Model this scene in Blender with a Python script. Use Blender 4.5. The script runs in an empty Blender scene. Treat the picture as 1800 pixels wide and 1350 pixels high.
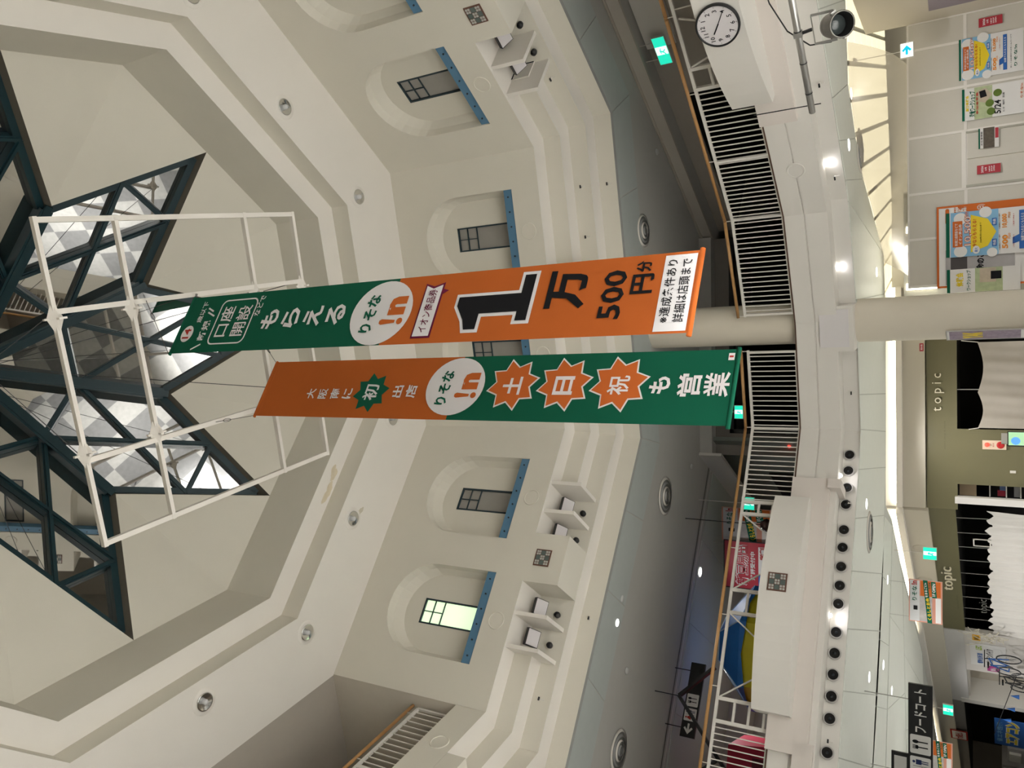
import bpy, math, random
from mathutils import Matrix, Vector
from mathutils.geometry import tessellate_polygon
random.seed(7)
S = bpy.context.scene
COL = S.collection
R_ = math.radians

# ------------------------------------------------------------------ camera
F_PX = 1400.0
TH = R_(31.328)
RO = R_(0.3737)
c_, s_ = math.cos(RO), math.sin(RO)
Rv = Vector((c_, s_*math.sin(TH), -s_*math.cos(TH)))
Uv = Vector((s_, -c_*math.sin(TH), c_*math.cos(TH)))
Fv = Vector((0, math.cos(TH), math.sin(TH)))
cam = bpy.data.cameras.new('camera')
camo = bpy.data.objects.new('camera', cam)
COL.objects.link(camo)
cam.sensor_width = 36
cam.sensor_fit = 'HORIZONTAL'
cam.lens = F_PX/1800*36
cam.clip_end = 200
m = Matrix.Identity(4)
for i in range(3):
    m[i][0] = -Uv[i]; m[i][1] = Rv[i]; m[i][2] = -Fv[i]
m[0][3], m[1][3], m[2][3] = 0, 0, 1.6
camo.matrix_world = m
S.camera = camo

# ------------------------------------------------------------------ world, lights, exposure
W = bpy.data.worlds.new('night'); S.world = W; W.use_nodes = True
W.node_tree.nodes['Background'].inputs[0].default_value = (0.30, 0.36, 0.45, 1)
W.node_tree.nodes['Background'].inputs[1].default_value = 0.02
S.view_settings.view_transform = 'Standard'
S.view_settings.look = 'None'
S.view_settings.gamma = 1
S.view_settings.exposure = 0.0
S.view_settings.use_curve_mapping = False
S.cycles.use_denoising = True
S.cycles.max_bounces = 8
S.cycles.diffuse_bounces = 4
S.cycles.glossy_bounces = 4
S.cycles.transparent_max_bounces = 10
S.cycles.sample_clamp_indirect = 8
S.cycles.use_adaptive_sampling = True
S.cycles.adaptive_threshold = .03
WARM = (1.0, 0.97, 0.90)
NEUT = (1.0, 0.985, 0.96)
def area(loc, rot, size, power, col=NEUT, shape='DISK', sy=None, spread=180):
    l = bpy.data.lights.new('area_light', 'AREA'); l.shape = shape; l.size = size
    if sy: l.size_y = sy
    l.energy = power; l.color = col; l.spread = R_(spread)
    o = bpy.data.objects.new('area_light', l); COL.objects.link(o)
    o.location = loc; o.rotation_euler = rot
    return o
# added unseen lights without fixtures, on the second-floor ring behind the viewer and to the sides, aimed down on the marble floor
for a in (190, 215, 240, 265, 290, 315, 340):
    a = R_(a)
    x, y = .33+8.2*math.cos(a), 7+8.2*math.sin(a)
    d = Vector((.33+3.6*math.cos(a)-x, 7+3.6*math.sin(a)-y, -7.7))
    area((x, y, 7.7), d.to_track_quat('-Z', 'Y').to_euler(), .7, 350, NEUT, spread=66)
area((-12.5, 6.6, 7.7), (0, 0, 0), .7, 300, NEUT, spread=95)  # added side lights, brighten the floor mirrored in the roof glass
area((10.6, 1.6, 7.7), (0, 0, 0), .7, 260, NEUT, spread=95)
# ground-floor ceiling downlights, plus added ones without fixtures that brighten the mall
for (x, y) in ((4.6, 13.9), (2.35, 18.68), (-2.39, 17.2), (-5.85, 17.13), (.3, 18.2), (-1.5, 21.2), (-6.2, 22.0), (-9.5, 19.5), (7.5, 13.0), (-9.8, 25.5), (-12.6, 30.5), (-8.8, 22.6)):
    area((x, y, 3.76), (0, 0, 0), .16, 62 if y < 22.3 else 110, NEUT, spread=150)

# ------------------------------------------------------------------ materials
MATS = {}
def mat(name, col, rough=.6, metal=0, emit=None, es=0, noise=0, bump=0, nscale=6, alpha=1, trans=0, spec=.5, ior=1.45):
    if name in MATS: return MATS[name]
    m = bpy.data.materials.new(name); m.use_nodes = True
    nt = m.node_tree; b = nt.nodes['Principled BSDF']
    b.inputs['Base Color'].default_value = (*col, 1)
    b.inputs['Roughness'].default_value = rough
    b.inputs['Metallic'].default_value = metal
    b.inputs['Specular IOR Level'].default_value = spec
    b.inputs['IOR'].default_value = ior
    b.inputs['Alpha'].default_value = alpha
    b.inputs['Transmission Weight'].default_value = trans
    if emit:
        b.inputs['Emission Color'].default_value = (*emit, 1); b.inputs['Emission Strength'].default_value = es
    if noise or bump:
        tc = nt.nodes.new('ShaderNodeTexCoord'); n = nt.nodes.new('ShaderNodeTexNoise')
        n.inputs['Scale'].default_value = nscale; n.inputs['Detail'].default_value = 4
        nt.links.new(tc.outputs['Object'], n.inputs['Vector'])
        if noise:
            mr = nt.nodes.new('ShaderNodeMapRange'); mr.inputs['To Min'].default_value = 1-noise; mr.inputs['To Max'].default_value = 1+noise
            nt.links.new(n.outputs['Fac'], mr.inputs['Value'])
            vm = nt.nodes.new('ShaderNodeVectorMath'); vm.operation = 'SCALE'; vm.inputs[0].default_value = col
            nt.links.new(mr.outputs['Result'], vm.inputs['Scale']); nt.links.new(vm.outputs['Vector'], b.inputs['Base Color'])
        if bump:
            n2 = nt.nodes.new('ShaderNodeTexNoise'); n2.inputs['Scale'].default_value = 90; n2.inputs['Detail'].default_value = 3
            nt.links.new(tc.outputs['Object'], n2.inputs['Vector'])
            bm = nt.nodes.new('ShaderNodeBump'); bm.inputs['Strength'].default_value = bump; bm.inputs['Distance'].default_value = .01
            nt.links.new(n2.outputs['Fac'], bm.inputs['Height']); nt.links.new(bm.outputs['Normal'], b.inputs['Normal'])
    MATS[name] = m
    return m
PLASTER = mat('cream_plaster', (.70, .665, .58), .85, noise=.035, bump=.12, nscale=1.5)
PLASTER2 = mat('uplit_plaster_tone', (.80, .76, .70), .85, noise=.03, bump=.1, nscale=1.5)  # plaster lightened for soffits and fins, light from below put into the colour
PLASTERW = mat('white_plaster', (.76, .73, .68), .7, noise=.02, bump=.05, nscale=2)
PINKW = mat('pinkish_white_paint', (.73, .67, .62), .75, noise=.02)
REVEAL = mat('grey_brown_reveal', (.16, .145, .115), .8, noise=.05)
TEAL = mat('dark_teal_steel', (.004, .026, .034), .42, metal=.0, noise=.15, nscale=3)
BLUE = mat('slate_blue_steel', (.085, .20, .32), .5, noise=.08, nscale=4)
BOLT = mat('black_bolt', (.01, .012, .015), .4)
FRAMED = mat('dark_window_frame', (.012, .03, .04), .45)
FROST = mat('frosted_dark_glass', (.30, .285, .26), .35, noise=.06)
LITGL = mat('lit_frosted_glass', (.8, .9, .7), .5, emit=(.70, .95, .58), es=.95)
WHITEM = mat('white_painted_steel', (.72, .68, .62), .45)
WHITER = mat('white_rail_paint', (.72, .69, .64), .4)
WOOD = mat('light_wood_handrail', (.46, .25, .095), .38, noise=.12, nscale=14)
CHROME = mat('chrome_reflector', (.85, .85, .85), .12, metal=1)
ALU = mat('brushed_aluminium', (.55, .54, .52), .35, metal=.9)
BLACK = mat('black_plastic', (.012, .012, .013), .45)
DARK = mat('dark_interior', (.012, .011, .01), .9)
GREYC = mat('grey_ceiling_paint', (.44, .43, .40), .85, noise=.03)
PANELC = mat('grey_ceiling_panel', (.42, .45, .43), .6, noise=.04)
PANELW = mat('white_ceiling_panel', (.80, .82, .76), .45, noise=.03)
GAP = mat('shadow_gap', (.10, .10, .09), .8)
GREEN = mat('banner_green_cloth', (.007, .105, .058), .8, spec=.12, noise=.04, bump=.1, nscale=5)
ORANGE = mat('banner_orange_cloth', (.52, .125, .026), .8, spec=.12, noise=.04, bump=.1, nscale=5)
PRINTW = mat('white_print', (.90, .88, .89), .75, spec=.15)
PRINTK = mat('black_print', (.012, .012, .014), .75, spec=.15)
PRINTG = mat('green_print', (.008, .11, .062), .75, spec=.15)
PRINTO = mat('orange_print', (.58, .14, .03), .75, spec=.15)
PRINTR = mat('red_print', (.45, .04, .03), .75, spec=.15)
PRINTP = mat('wine_print', (.16, .015, .05), .75, spec=.15)
OLIVE = mat('olive_shop_panel', (.17, .155, .085), .35, noise=.05, nscale=2)
CLOTHG = mat('grey_dust_sheet', (.42, .38, .33), .85, noise=.1, bump=.3, nscale=3)
CLOTHW = mat('white_dust_sheet', (.72, .69, .66), .8, noise=.05, bump=.2, nscale=3)
PURPLE = mat('grey_violet_sheet', (.26, .22, .25), .8, noise=.1, nscale=3)
HOARD = mat('white_hoarding_panel', (.60, .565, .50), .5, noise=.02)
HTRIM = mat('white_joint_strip', (.78, .74, .69), .4)
GLOW = mat('cove_light', (1, 1, .9), .5, emit=(1, .95, .76), es=8)
LUM = mat('luminous_ceiling_panel', (1, 1, .9), .5, emit=(1, .90, .62), es=.95)
BULB = mat('bulb_glow', (1, 1, 1), .5, emit=(1, .97, .9), es=12)
DOWN = mat('downlight_glow', (1, 1, 1), .5, emit=(1, .98, .93), es=5)
SIGNG = mat('exit_sign_green_glow', (.0, .6, .4), .5, emit=(.02, .75, .50), es=1.0)
SIGNW = mat('sign_white_glow', (1, 1, 1), .5, emit=(.85, 1, .95), es=1.2)
SIGNC = mat('arrow_cyan_glow', (.0, .5, .7), .5, emit=(.0, .42, .62), es=.8)
REDL = mat('red_lamp_glow', (.9, .05, .03), .4, emit=(1, .08, .05), es=1.5)
RED = mat('red_print_panel', (.42, .03, .045), .5)
TENTB = mat('blue_tent_fabric', (.015, .16, .55), .5, noise=.15, nscale=3)
TENTY = mat('yellow_tent_fabric', (.70, .60, .02), .5, noise=.1, nscale=3)
TENTR = mat('red_tent_fabric', (.55, .015, .06), .5, noise=.1, nscale=3)
TILEW = mat('pale_mosaic_tile', (.50, .49, .45), .4, noise=.1, nscale=30)
TILEG = mat('green_mosaic_tile', (.10, .13, .12), .4, noise=.15, nscale=30)
BROWN = mat('brown_tile_frame', (.13, .06, .04), .6)
CREAMP = mat('cream_alarm_box', (.75, .60, .45), .5)
BLUEP = mat('blue_print', (.02, .12, .42), .5)
SKYP = mat('sky_blue_print', (.22, .45, .66), .5)
YELP = mat('yellow_print', (.80, .60, .02), .5)
ORP = mat('bright_orange_print', (.78, .27, .02), .5)
PAPER = mat('white_paper', (.76, .74, .72), .6)
BEIGEP = mat('beige_photo_print', (.50, .42, .32), .6, noise=.3, nscale=8)
STAIN = mat('ochre_stain', (.66, .58, .43), .9, noise=.15, nscale=9)
GREYW = mat('dim_corridor_paint', (.40, .36, .31), .9, noise=.03)

def skyglass():
    m = bpy.data.materials.new('dark_roof_glass'); m.use_nodes = True; nt = m.node_tree
    b = nt.nodes['Principled BSDF']
    b.inputs['Base Color'].default_value = (.006, .009, .010, 1)
    b.inputs['Roughness'].default_value = .015
    b.inputs['IOR'].default_value = 4.2
    b.inputs['Specular IOR Level'].default_value = .9
    return m
SKYG = skyglass()
def floor_mat():
    m = bpy.data.materials.new('checker_marble'); m.use_nodes = True; nt = m.node_tree
    b = nt.nodes['Principled BSDF']
    tc = nt.nodes.new('ShaderNodeTexCoord'); mp = nt.nodes.new('ShaderNodeMapping'); mp.inputs['Rotation'].default_value = (0, 0, R_(33))
    nt.links.new(tc.outputs['Object'], mp.inputs['Vector'])
    ck = nt.nodes.new('ShaderNodeTexChecker'); ck.inputs['Scale'].default_value = .75
    ck.inputs['Color1'].default_value = (.86, .85, .80, 1); ck.inputs['Color2'].default_value = (.44, .44, .43, 1)
    nt.links.new(mp.outputs['Vector'], ck.inputs['Vector'])
    n = nt.nodes.new('ShaderNodeTexNoise'); n.inputs['Scale'].default_value = 5; n.inputs['Detail'].default_value = 8
    nt.links.new(mp.outputs['Vector'], n.inputs['Vector'])
    mx = nt.nodes.new('ShaderNodeMix'); mx.data_type = 'RGBA'; mx.blend_type = 'MULTIPLY'; mx.inputs[0].default_value = .35
    nt.links.new(ck.outputs['Color'], mx.inputs[6]); nt.links.new(n.outputs['Fac'], mx.inputs[7])
    nt.links.new(mx.outputs[2], b.inputs['Base Color'])
    b.inputs['Roughness'].default_value = .25
    return m
FLOORM = floor_mat()
def cloth_clear():
    m = bpy.data.materials.new('sheer_white_sheet'); m.use_nodes = True; nt = m.node_tree
    out = nt.nodes['Material Output']; nt.nodes.remove(nt.nodes['Principled BSDF'])
    t = nt.nodes.new('ShaderNodeBsdfTransparent'); t.inputs[0].default_value = (.93, .90, .86, 1)
    d = nt.nodes.new('ShaderNodeBsdfDiffuse'); d.inputs[0].default_value = (.8, .77, .74, 1)
    l = nt.nodes.new('ShaderNodeBsdfTranslucent'); l.inputs[0].default_value = (.8, .77, .72, 1)
    a = nt.nodes.new('ShaderNodeMixShader'); a.inputs[0].default_value = .5
    nt.links.new(d.outputs[0], a.inputs[1]); nt.links.new(l.outputs[0], a.inputs[2])
    x = nt.nodes.new('ShaderNodeMixShader'); x.inputs[0].default_value = .42
    nt.links.new(t.outputs[0], x.inputs[1]); nt.links.new(a.outputs[0], x.inputs[2])
    nt.links.new(x.outputs[0], out.inputs['Surface'])
    return m
SHEER = cloth_clear()

# ------------------------------------------------------------------ mesh helpers
def link(name, verts, faces, m, parent=None, smooth=False):
    me = bpy.data.meshes.new(name); me.from_pydata(verts, [], faces); me.materials.append(m)
    if smooth:
        for p in me.polygons: p.use_smooth = True
    o = bpy.data.objects.new(name, me); COL.objects.link(o)
    if parent: o.parent = parent
    return o
class MB:
    def __init__(s): s.v = []; s.f = []
    def add(s, v, f):
        n = len(s.v); s.v += [tuple(p) for p in v]; s.f += [tuple(i+n for i in q) for q in f]; return s
    def box(s, x0, x1, y0, y1, z0, z1):
        v = [(x, y, z) for x in (x0, x1) for y in (y0, y1) for z in (z0, z1)]
        return s.add(v, [(0, 1, 3, 2), (4, 6, 7, 5), (0, 4, 5, 1), (2, 3, 7, 6), (0, 2, 6, 4), (1, 5, 7, 3)])
    def obox(s, c, ux, uy, uz):           # oriented box: centre and three half-axis vectors
        c, ux, uy, uz = map(Vector, (c, ux, uy, uz))
        v = [c+a*ux+b*uy+d*uz for a in (-1, 1) for b in (-1, 1) for d in (-1, 1)]
        return s.add(v, [(0, 1, 3, 2), (4, 6, 7, 5), (0, 4, 5, 1), (2, 3, 7, 6), (0, 2, 6, 4), (1, 5, 7, 3)])
    def bar(s, p, q, w, h, up=(0, 0, 1)):
        p, q, up = Vector(p), Vector(q), Vector(up); d = (q-p); L = d.length; d = d/L
        sx = d.cross(up).normalized(); uu = sx.cross(d).normalized()
        return s.obox((p+q)/2, d*L/2, sx*w/2, uu*h/2)
    def tube(s, p, q, r, n=8, r2=None, caps=True):
        p, q = Vector(p), Vector(q); d = (q-p).normalized(); r2 = r if r2 is None else r2
        a = d.orthogonal().normalized(); b = d.cross(a)
        v = [p+(a*math.cos(2*math.pi*i/n)+b*math.sin(2*math.pi*i/n))*r for i in range(n)]
        v += [q+(a*math.cos(2*math.pi*i/n)+b*math.sin(2*math.pi*i/n))*r2 for i in range(n)]
        f = [(i, (i+1) % n, n+(i+1) % n, n+i) for i in range(n)]
        if caps: f += [tuple(range(n))[::-1], tuple(range(n, 2*n))]
        return s.add(v, f)
    def lathe(s, prof, n=24, c=(0, 0, 0), ax='z'):   # prof: (r, h)
        v = []; f = []
        for (r, h) in prof:
            for i in range(n):
                a = 2*math.pi*i/n; x, y = r*math.cos(a), r*math.sin(a)
                if ax == 'z': p = (x, y, h)
                elif ax == 'y': p = (x, h, y)
                else: p = (h, x, y)
                v.append((p[0]+c[0], p[1]+c[1], p[2]+c[2]))
        for k in range(len(prof)-1):
            for i in range(n):
                j = (i+1) % n; f.append((k*n+i, k*n+j, (k+1)*n+j, (k+1)*n+i))
        return s.add(v, f)
    def poly(s, pts):
        return s.add(pts, [tuple(range(len(pts)))])
    def holes(s, loops):                 # list of 3-D loops, first outer
        t = tessellate_polygon([[Vector(p) for p in l] for l in loops])
        flat = [p for l in loops for p in l]
        return s.add(flat, t)
    def build(s, name, m, parent=None, smooth=False): return link(name, s.v, s.f, m, parent, smooth)
def struct(o, label=None):
    o['kind'] = 'structure'
    if label: o['label'] = label
    return o
def thing(name, loc, rz, label, cat, group=None):
    o = bpy.data.objects.new(name, None); COL.objects.link(o); o.location = loc; o.rotation_euler = (0, 0, rz)
    o.empty_display_size = .1
    tag(o, label, cat, group); return o
def tag(o, label, cat, group=None):
    o['label'] = label; o['category'] = cat
    if group: o['group'] = group
    return o
def copy_tree(o, parent=None):
    c = o.copy(); COL.objects.link(c); c.parent = parent
    for ch in list(o.children): copy_tree(ch, c)
    return c
def sempty(name, loc=(0, 0, 0), rz=0):
    o = bpy.data.objects.new(name, None); COL.objects.link(o); o.location = loc; o.rotation_euler = (0, 0, rz); o['kind'] = 'structure'; return o
def shape(pts, m, parent, y=0, name='print', th=0):     # flat shape in local x,z at depth y (negative = towards the viewer)
    b = MB(); b.holes([[(x, y, z) for x, z in pts]])
    return b.build(name, m, parent)
def rect(x0, x1, z0, z1): return [(x0, z0), (x1, z0), (x1, z1), (x0, z1)]
def circ(cx, cz, r, n=32, rz=None): return [(cx+r*math.cos(2*math.pi*i/n), cz+(rz or r)*math.sin(2*math.pi*i/n)) for i in range(n)]
def rrect(x0, x1, z0, z1, r, n=5):
    o = []
    for cx, cz, a0 in ((x1-r, z1-r, 0), (x0+r, z1-r, 90), (x0+r, z0+r, 180), (x1-r, z0+r, 270)):
        for i in range(n+1):
            a = R_(a0+90*i/n); o.append((cx+r*math.cos(a), cz+r*math.sin(a)))
    return o
def star(cx, cz, r1, r2, n=8, rot=0, sx=1):
    return [(cx+sx*(r1 if i % 2 == 0 else r2)*math.cos(rot+math.pi*i/n), cz+(r1 if i % 2 == 0 else r2)*math.sin(rot+math.pi*i/n)) for i in range(2*n)]
def ringshape(outer, inner, m, parent, y, name='outline'):
    b = MB(); b.holes([[(x, y, z) for x, z in outer], [(x, y, z) for x, z in inner]]); return b.build(name, m, parent)
_tc = {}
def text(body, cx, cz, w, h, m, parent, y=-.01, bold=.012, name='lettering', rot=0, depth=0, keep=False, res=2):
    key = (body, bold, res)
    if key not in _tc:
        cu = bpy.data.curves.new('t', 'FONT'); cu.body = body; cu.size = 1; cu.offset = bold; cu.resolution_u = res
        o = bpy.data.objects.new('t', cu); COL.objects.link(o)
        dg = bpy.context.evaluated_depsgraph_get()
        me = bpy.data.meshes.new_from_object(o.evaluated_get(dg))
        vs = [tuple(v.co) for v in me.vertices]; fs = [tuple(p.vertices) for p in me.polygons]
        bpy.data.objects.remove(o); bpy.data.curves.remove(cu); bpy.data.meshes.remove(me)
        _tc[key] = (vs, fs)
    vs, fs = _tc[key]
    if not vs: return None
    x0, x1 = min(v[0] for v in vs), max(v[0] for v in vs); y0, y1 = min(v[1] for v in vs), max(v[1] for v in vs)
    sx, sz = w/max(x1-x0, 1e-6), h/max(y1-y0, 1e-6)
    if keep: sx = sz = min(sx, sz)
    ca, sa = math.cos(rot), math.sin(rot)
    out = []
    for v in vs:
        a, b = (v[0]-(x0+x1)/2)*sx, (v[1]-(y0+y1)/2)*sz
        out.append((cx+a*ca-b*sa, y, cz+a*sa+b*ca))
    fl = list(fs)
    if depth:
        n = len(out); out2 = [(p[0], p[1]+depth, p[2]) for p in out]
        ed = {}
        for q in fs:
            for i in range(len(q)):
                e = (q[i], q[(i+1) % len(q)]); ed[e] = ed.get(e, 0)+1
        side = [(e[0], e[1], e[1]+n, e[0]+n) for e in ed if (e[1], e[0]) not in ed]
        out = out+out2; fl = list(fs)+side
    return link(name, out, fl, m, parent)

# ------------------------------------------------------------------ plan of the atrium
CX, CY = .33, 7.0
def corner(Rr, k): a = R_(10+45*k); return (CX+Rr*math.cos(a), CY+Rr*math.sin(a))
def mid(Rr, k):
    a = R_(32.5+45*k); r = Rr*math.cos(R_(22.5)); return (CX+r*math.cos(a), CY+r*math.sin(a))
def rz(k): return R_(32.5+45*k-90)
HL = lambda Rr: Rr*math.sin(R_(22.5))
ring = lambda Rr, z: [(*corner(Rr, k), z) for k in range(8)]
def band(Ra, za, Rb, zb, name, m, ks=range(8), parent=None):
    b = MB()
    for k in ks:
        b.add([(*corner(Ra, k), za), (*corner(Ra, k+1), za), (*corner(Rb, k+1), zb), (*corner(Rb, k), zb)], [(0, 1, 2, 3)])
    return b.build(name, m, parent)
WR = 7.04          # drum wall circumradius
ZB, ZT = 8.87, 12.29

# ------------------------------------------------------------------ floor and slabs
fl = MB(); fl.box(-26, 16, -14, 46, -.3, 0); struct(fl.build('floor', FLOORM))
P = [(2.93, 14.55), (1.1, 15.46), (-.88, 15.87), (-7.4, 12.36), (-16, 10.2), (-16, 1.8), (-6.2, -3.6), (1.0, -5.2), (13.2, -3.0), (13.2, 4.6), (8.6, 8.0), (5.5, 11.54)]
def offs(poly, d):
    out = []; n = len(poly)
    for i in range(n):
        a, b, c = Vector(poly[i-1]), Vector(poly[i]), Vector(poly[(i+1) % n])
        e1, e2 = (b-a).normalized(), (c-b).normalized()
        n1, n2 = Vector((e1.y, -e1.x)), Vector((e2.y, -e2.x))
        nn = (n1+n2).normalized(); out.append(tuple(b+nn*d/max(.3, nn.dot(n1))))
    return out
# sign check: outward from the centre
if Vector(offs(P, 1)[2]).y < P[2][1]:
    _o = offs
    offs = lambda poly, d: _o(poly, -d)
def prof(poly, pr, name, m, segs=None):
    b = MB(); n = len(poly)
    rings = [(offs(poly, d) if d else list(poly), z) for d, z in pr]
    for i in (segs if segs is not None else range(n)):
        j = (i+1) % n
        for k in range(len(pr)-1):
            A, B = rings[k], rings[k+1]
            b.add([(*A[0][i], A[1]), (*A[0][j], A[1]), (*B[0][j], B[1]), (*B[0][i], B[1])], [(0, 1, 2, 3)])
    return b.build(name, m)
ZS = 3.80
struct(prof(P, [(0, 4.80), (0, 4.475), (.02, 4.47), (.02, 4.455), (0, 4.45), (0, 4.08)], 'trim_1', PLASTERW), 'balcony edge fascia with a thin groove')
struct(prof(P, [(0, 4.08), (.42, 4.08), (.42, ZS)], 'trim_2', PLASTERW), 'recessed riser below the balcony fascia')
struct(prof(P, [(0, 4.825), (0, 4.80), (-.012, 4.80), (-.012, 4.815), (0, 4.825)], 'trim_3', mat('brown_edge_strip', (.10, .05, .03), .6)))
BX = [(-26, -14), (16, -14), (16, 46), (-26, 46)]
b = MB(); b.holes([[(*p, 4.82) for p in BX], [(*p, 4.82) for p in P]]); struct(b.build('floor', mat('second_floor_tile', (.32, .29, .25), .4, noise=.1)))
# --- ground-floor ceiling, with the raised lit zone left open beyond the panel strip
STRIP = [(11, 14.6), (6.58, 14.73), (5.19, 14.97), (4.02, 16.42), (3.48, 18.27), (2.88, 20.01), (.94, 20.34), (-2.87, 20.13), (-3.35, 21.3), (-4.75, 23.2), (-8.9, 30.0), (-16.5, 39.4), (-20, 43.5)]
outer = [(-26, 43.5), (-26, -14), (16, -14), (16, 14.6)] + STRIP
b = MB(); b.holes([[(*p, ZS) for p in outer], [(*p, ZS) for p in offs(P, .42)]]); g1c = struct(b.build('ceiling', mat('ground_ceiling_joint', (.56, .57, .53), .8)))
# panels of the ground-floor ceiling: tiles along the fascia
Pi = offs(P, .45)
def lerp(a, b, t): return tuple(a[i]+(b[i]-a[i])*t for i in range(len(a)))
def cpanels(inner, outerl, n, z, m, parent, gap=.005):
    for i in range(n):
        t0, t1 = (i+gap)/n, (i+1-gap)/n
        a, b_, c, d = lerp(*inner, t0), lerp(*inner, t1), lerp(*outerl, t1), lerp(*outerl, t0)
        q = MB(); lo = [(*p, z-.012) for p in (a, b_, c, d)]; hi = [(*p, z) for p in (a, b_, c, d)]
        q.add(lo+hi, [(0, 1, 2, 3), (0, 4, 5, 1), (1, 5, 6, 2), (2, 6, 7, 3), (3, 7, 4, 0)])
        q.build('panel', m, parent)
SEAM = [((7.4, 9.95), (9.8, 14.58)), ((5.45, 12.30), (6.58, 14.72)), ((4.50, 13.42), (5.20, 14.94)), ((3.98, 14.05), (4.47, 15.80)), ((3.46, 14.66), (3.93, 16.75)), ((3.15, 14.93), (2.90, 19.93)), ((1.50, 15.75), (2.02, 20.15)), ((-.24, 16.10), (-.28, 20.2)), ((-.90, 16.24), (-1.15, 20.16)), ((-1.63, 15.98), (-1.97, 20.1)), ((-2.47, 15.53), (-3.02, 19.70)), ((-3.33, 15.07), (-4.28, 19.42)), ((-4.22, 14.59), (-5.43, 18.95)), ((-5.12, 14.10), (-6.62, 18.35)), ((-6.03, 13.61), (-7.85, 17.60)), ((-6.95, 13.12), (-9.1, 16.8)), ((-7.7, 12.7), (-10.3, 16.0))]
for (a, b_), (c, d) in zip(SEAM[:-1], SEAM[1:]):
    def sh(p, q, t=.010):
        L = math.dist(p, q) or 1; return (p[0]+(q[0]-p[0])*t/L, p[1]+(q[1]-p[1])*t/L)
    quad = (sh(a, c), sh(c, a), sh(d, b_), sh(b_, d)); q = MB()
    q.add([(*p, ZS-.012) for p in quad]+[(*p, ZS) for p in quad], [(0, 1, 2, 3), (0, 4, 5, 1), (1, 5, 6, 2), (2, 6, 7, 3), (3, 7, 4, 0)]); q.build('panel', PANELW, g1c)
cpanels(((-3.06, 19.85), (-10.4, 16.15)), ((-3.5, 21.3), (-11.5, 18.7)), 6, ZS, PANELW, g1c)
cpanels(((-3.6, 21.45), (-11.5, 18.85)), ((-5.2, 23.6), (-11.8, 24.6)), 4, ZS, PANELW, g1c)
cpanels(((-5.3, 23.8), (-11.8, 24.75)), ((-9.1, 29.9), (-13.2, 31.5)), 3, ZS, PANELW, g1c)
# raised ceiling above the cove and lip
RZ = 4.2
b = MB(); b.poly([(*p, RZ) for p in [(16, 14), (16, 46), (-26, 46), (-26, 30), (-2, 19), (1, 19.5), (2.2, 17), (4.5, 14)]]); struct(b.build('ceiling', PLASTERW))
b = MB()
for i in range(len(STRIP)-1):
    p, q_ = STRIP[i], STRIP[i+1]
    b.add([(*p, ZS), (*q_, ZS), (*q_, RZ), (*p, RZ)], [(0, 1, 2, 3)])
struct(b.build('trim_4', PLASTERW), 'upstand of the light cove')

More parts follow.
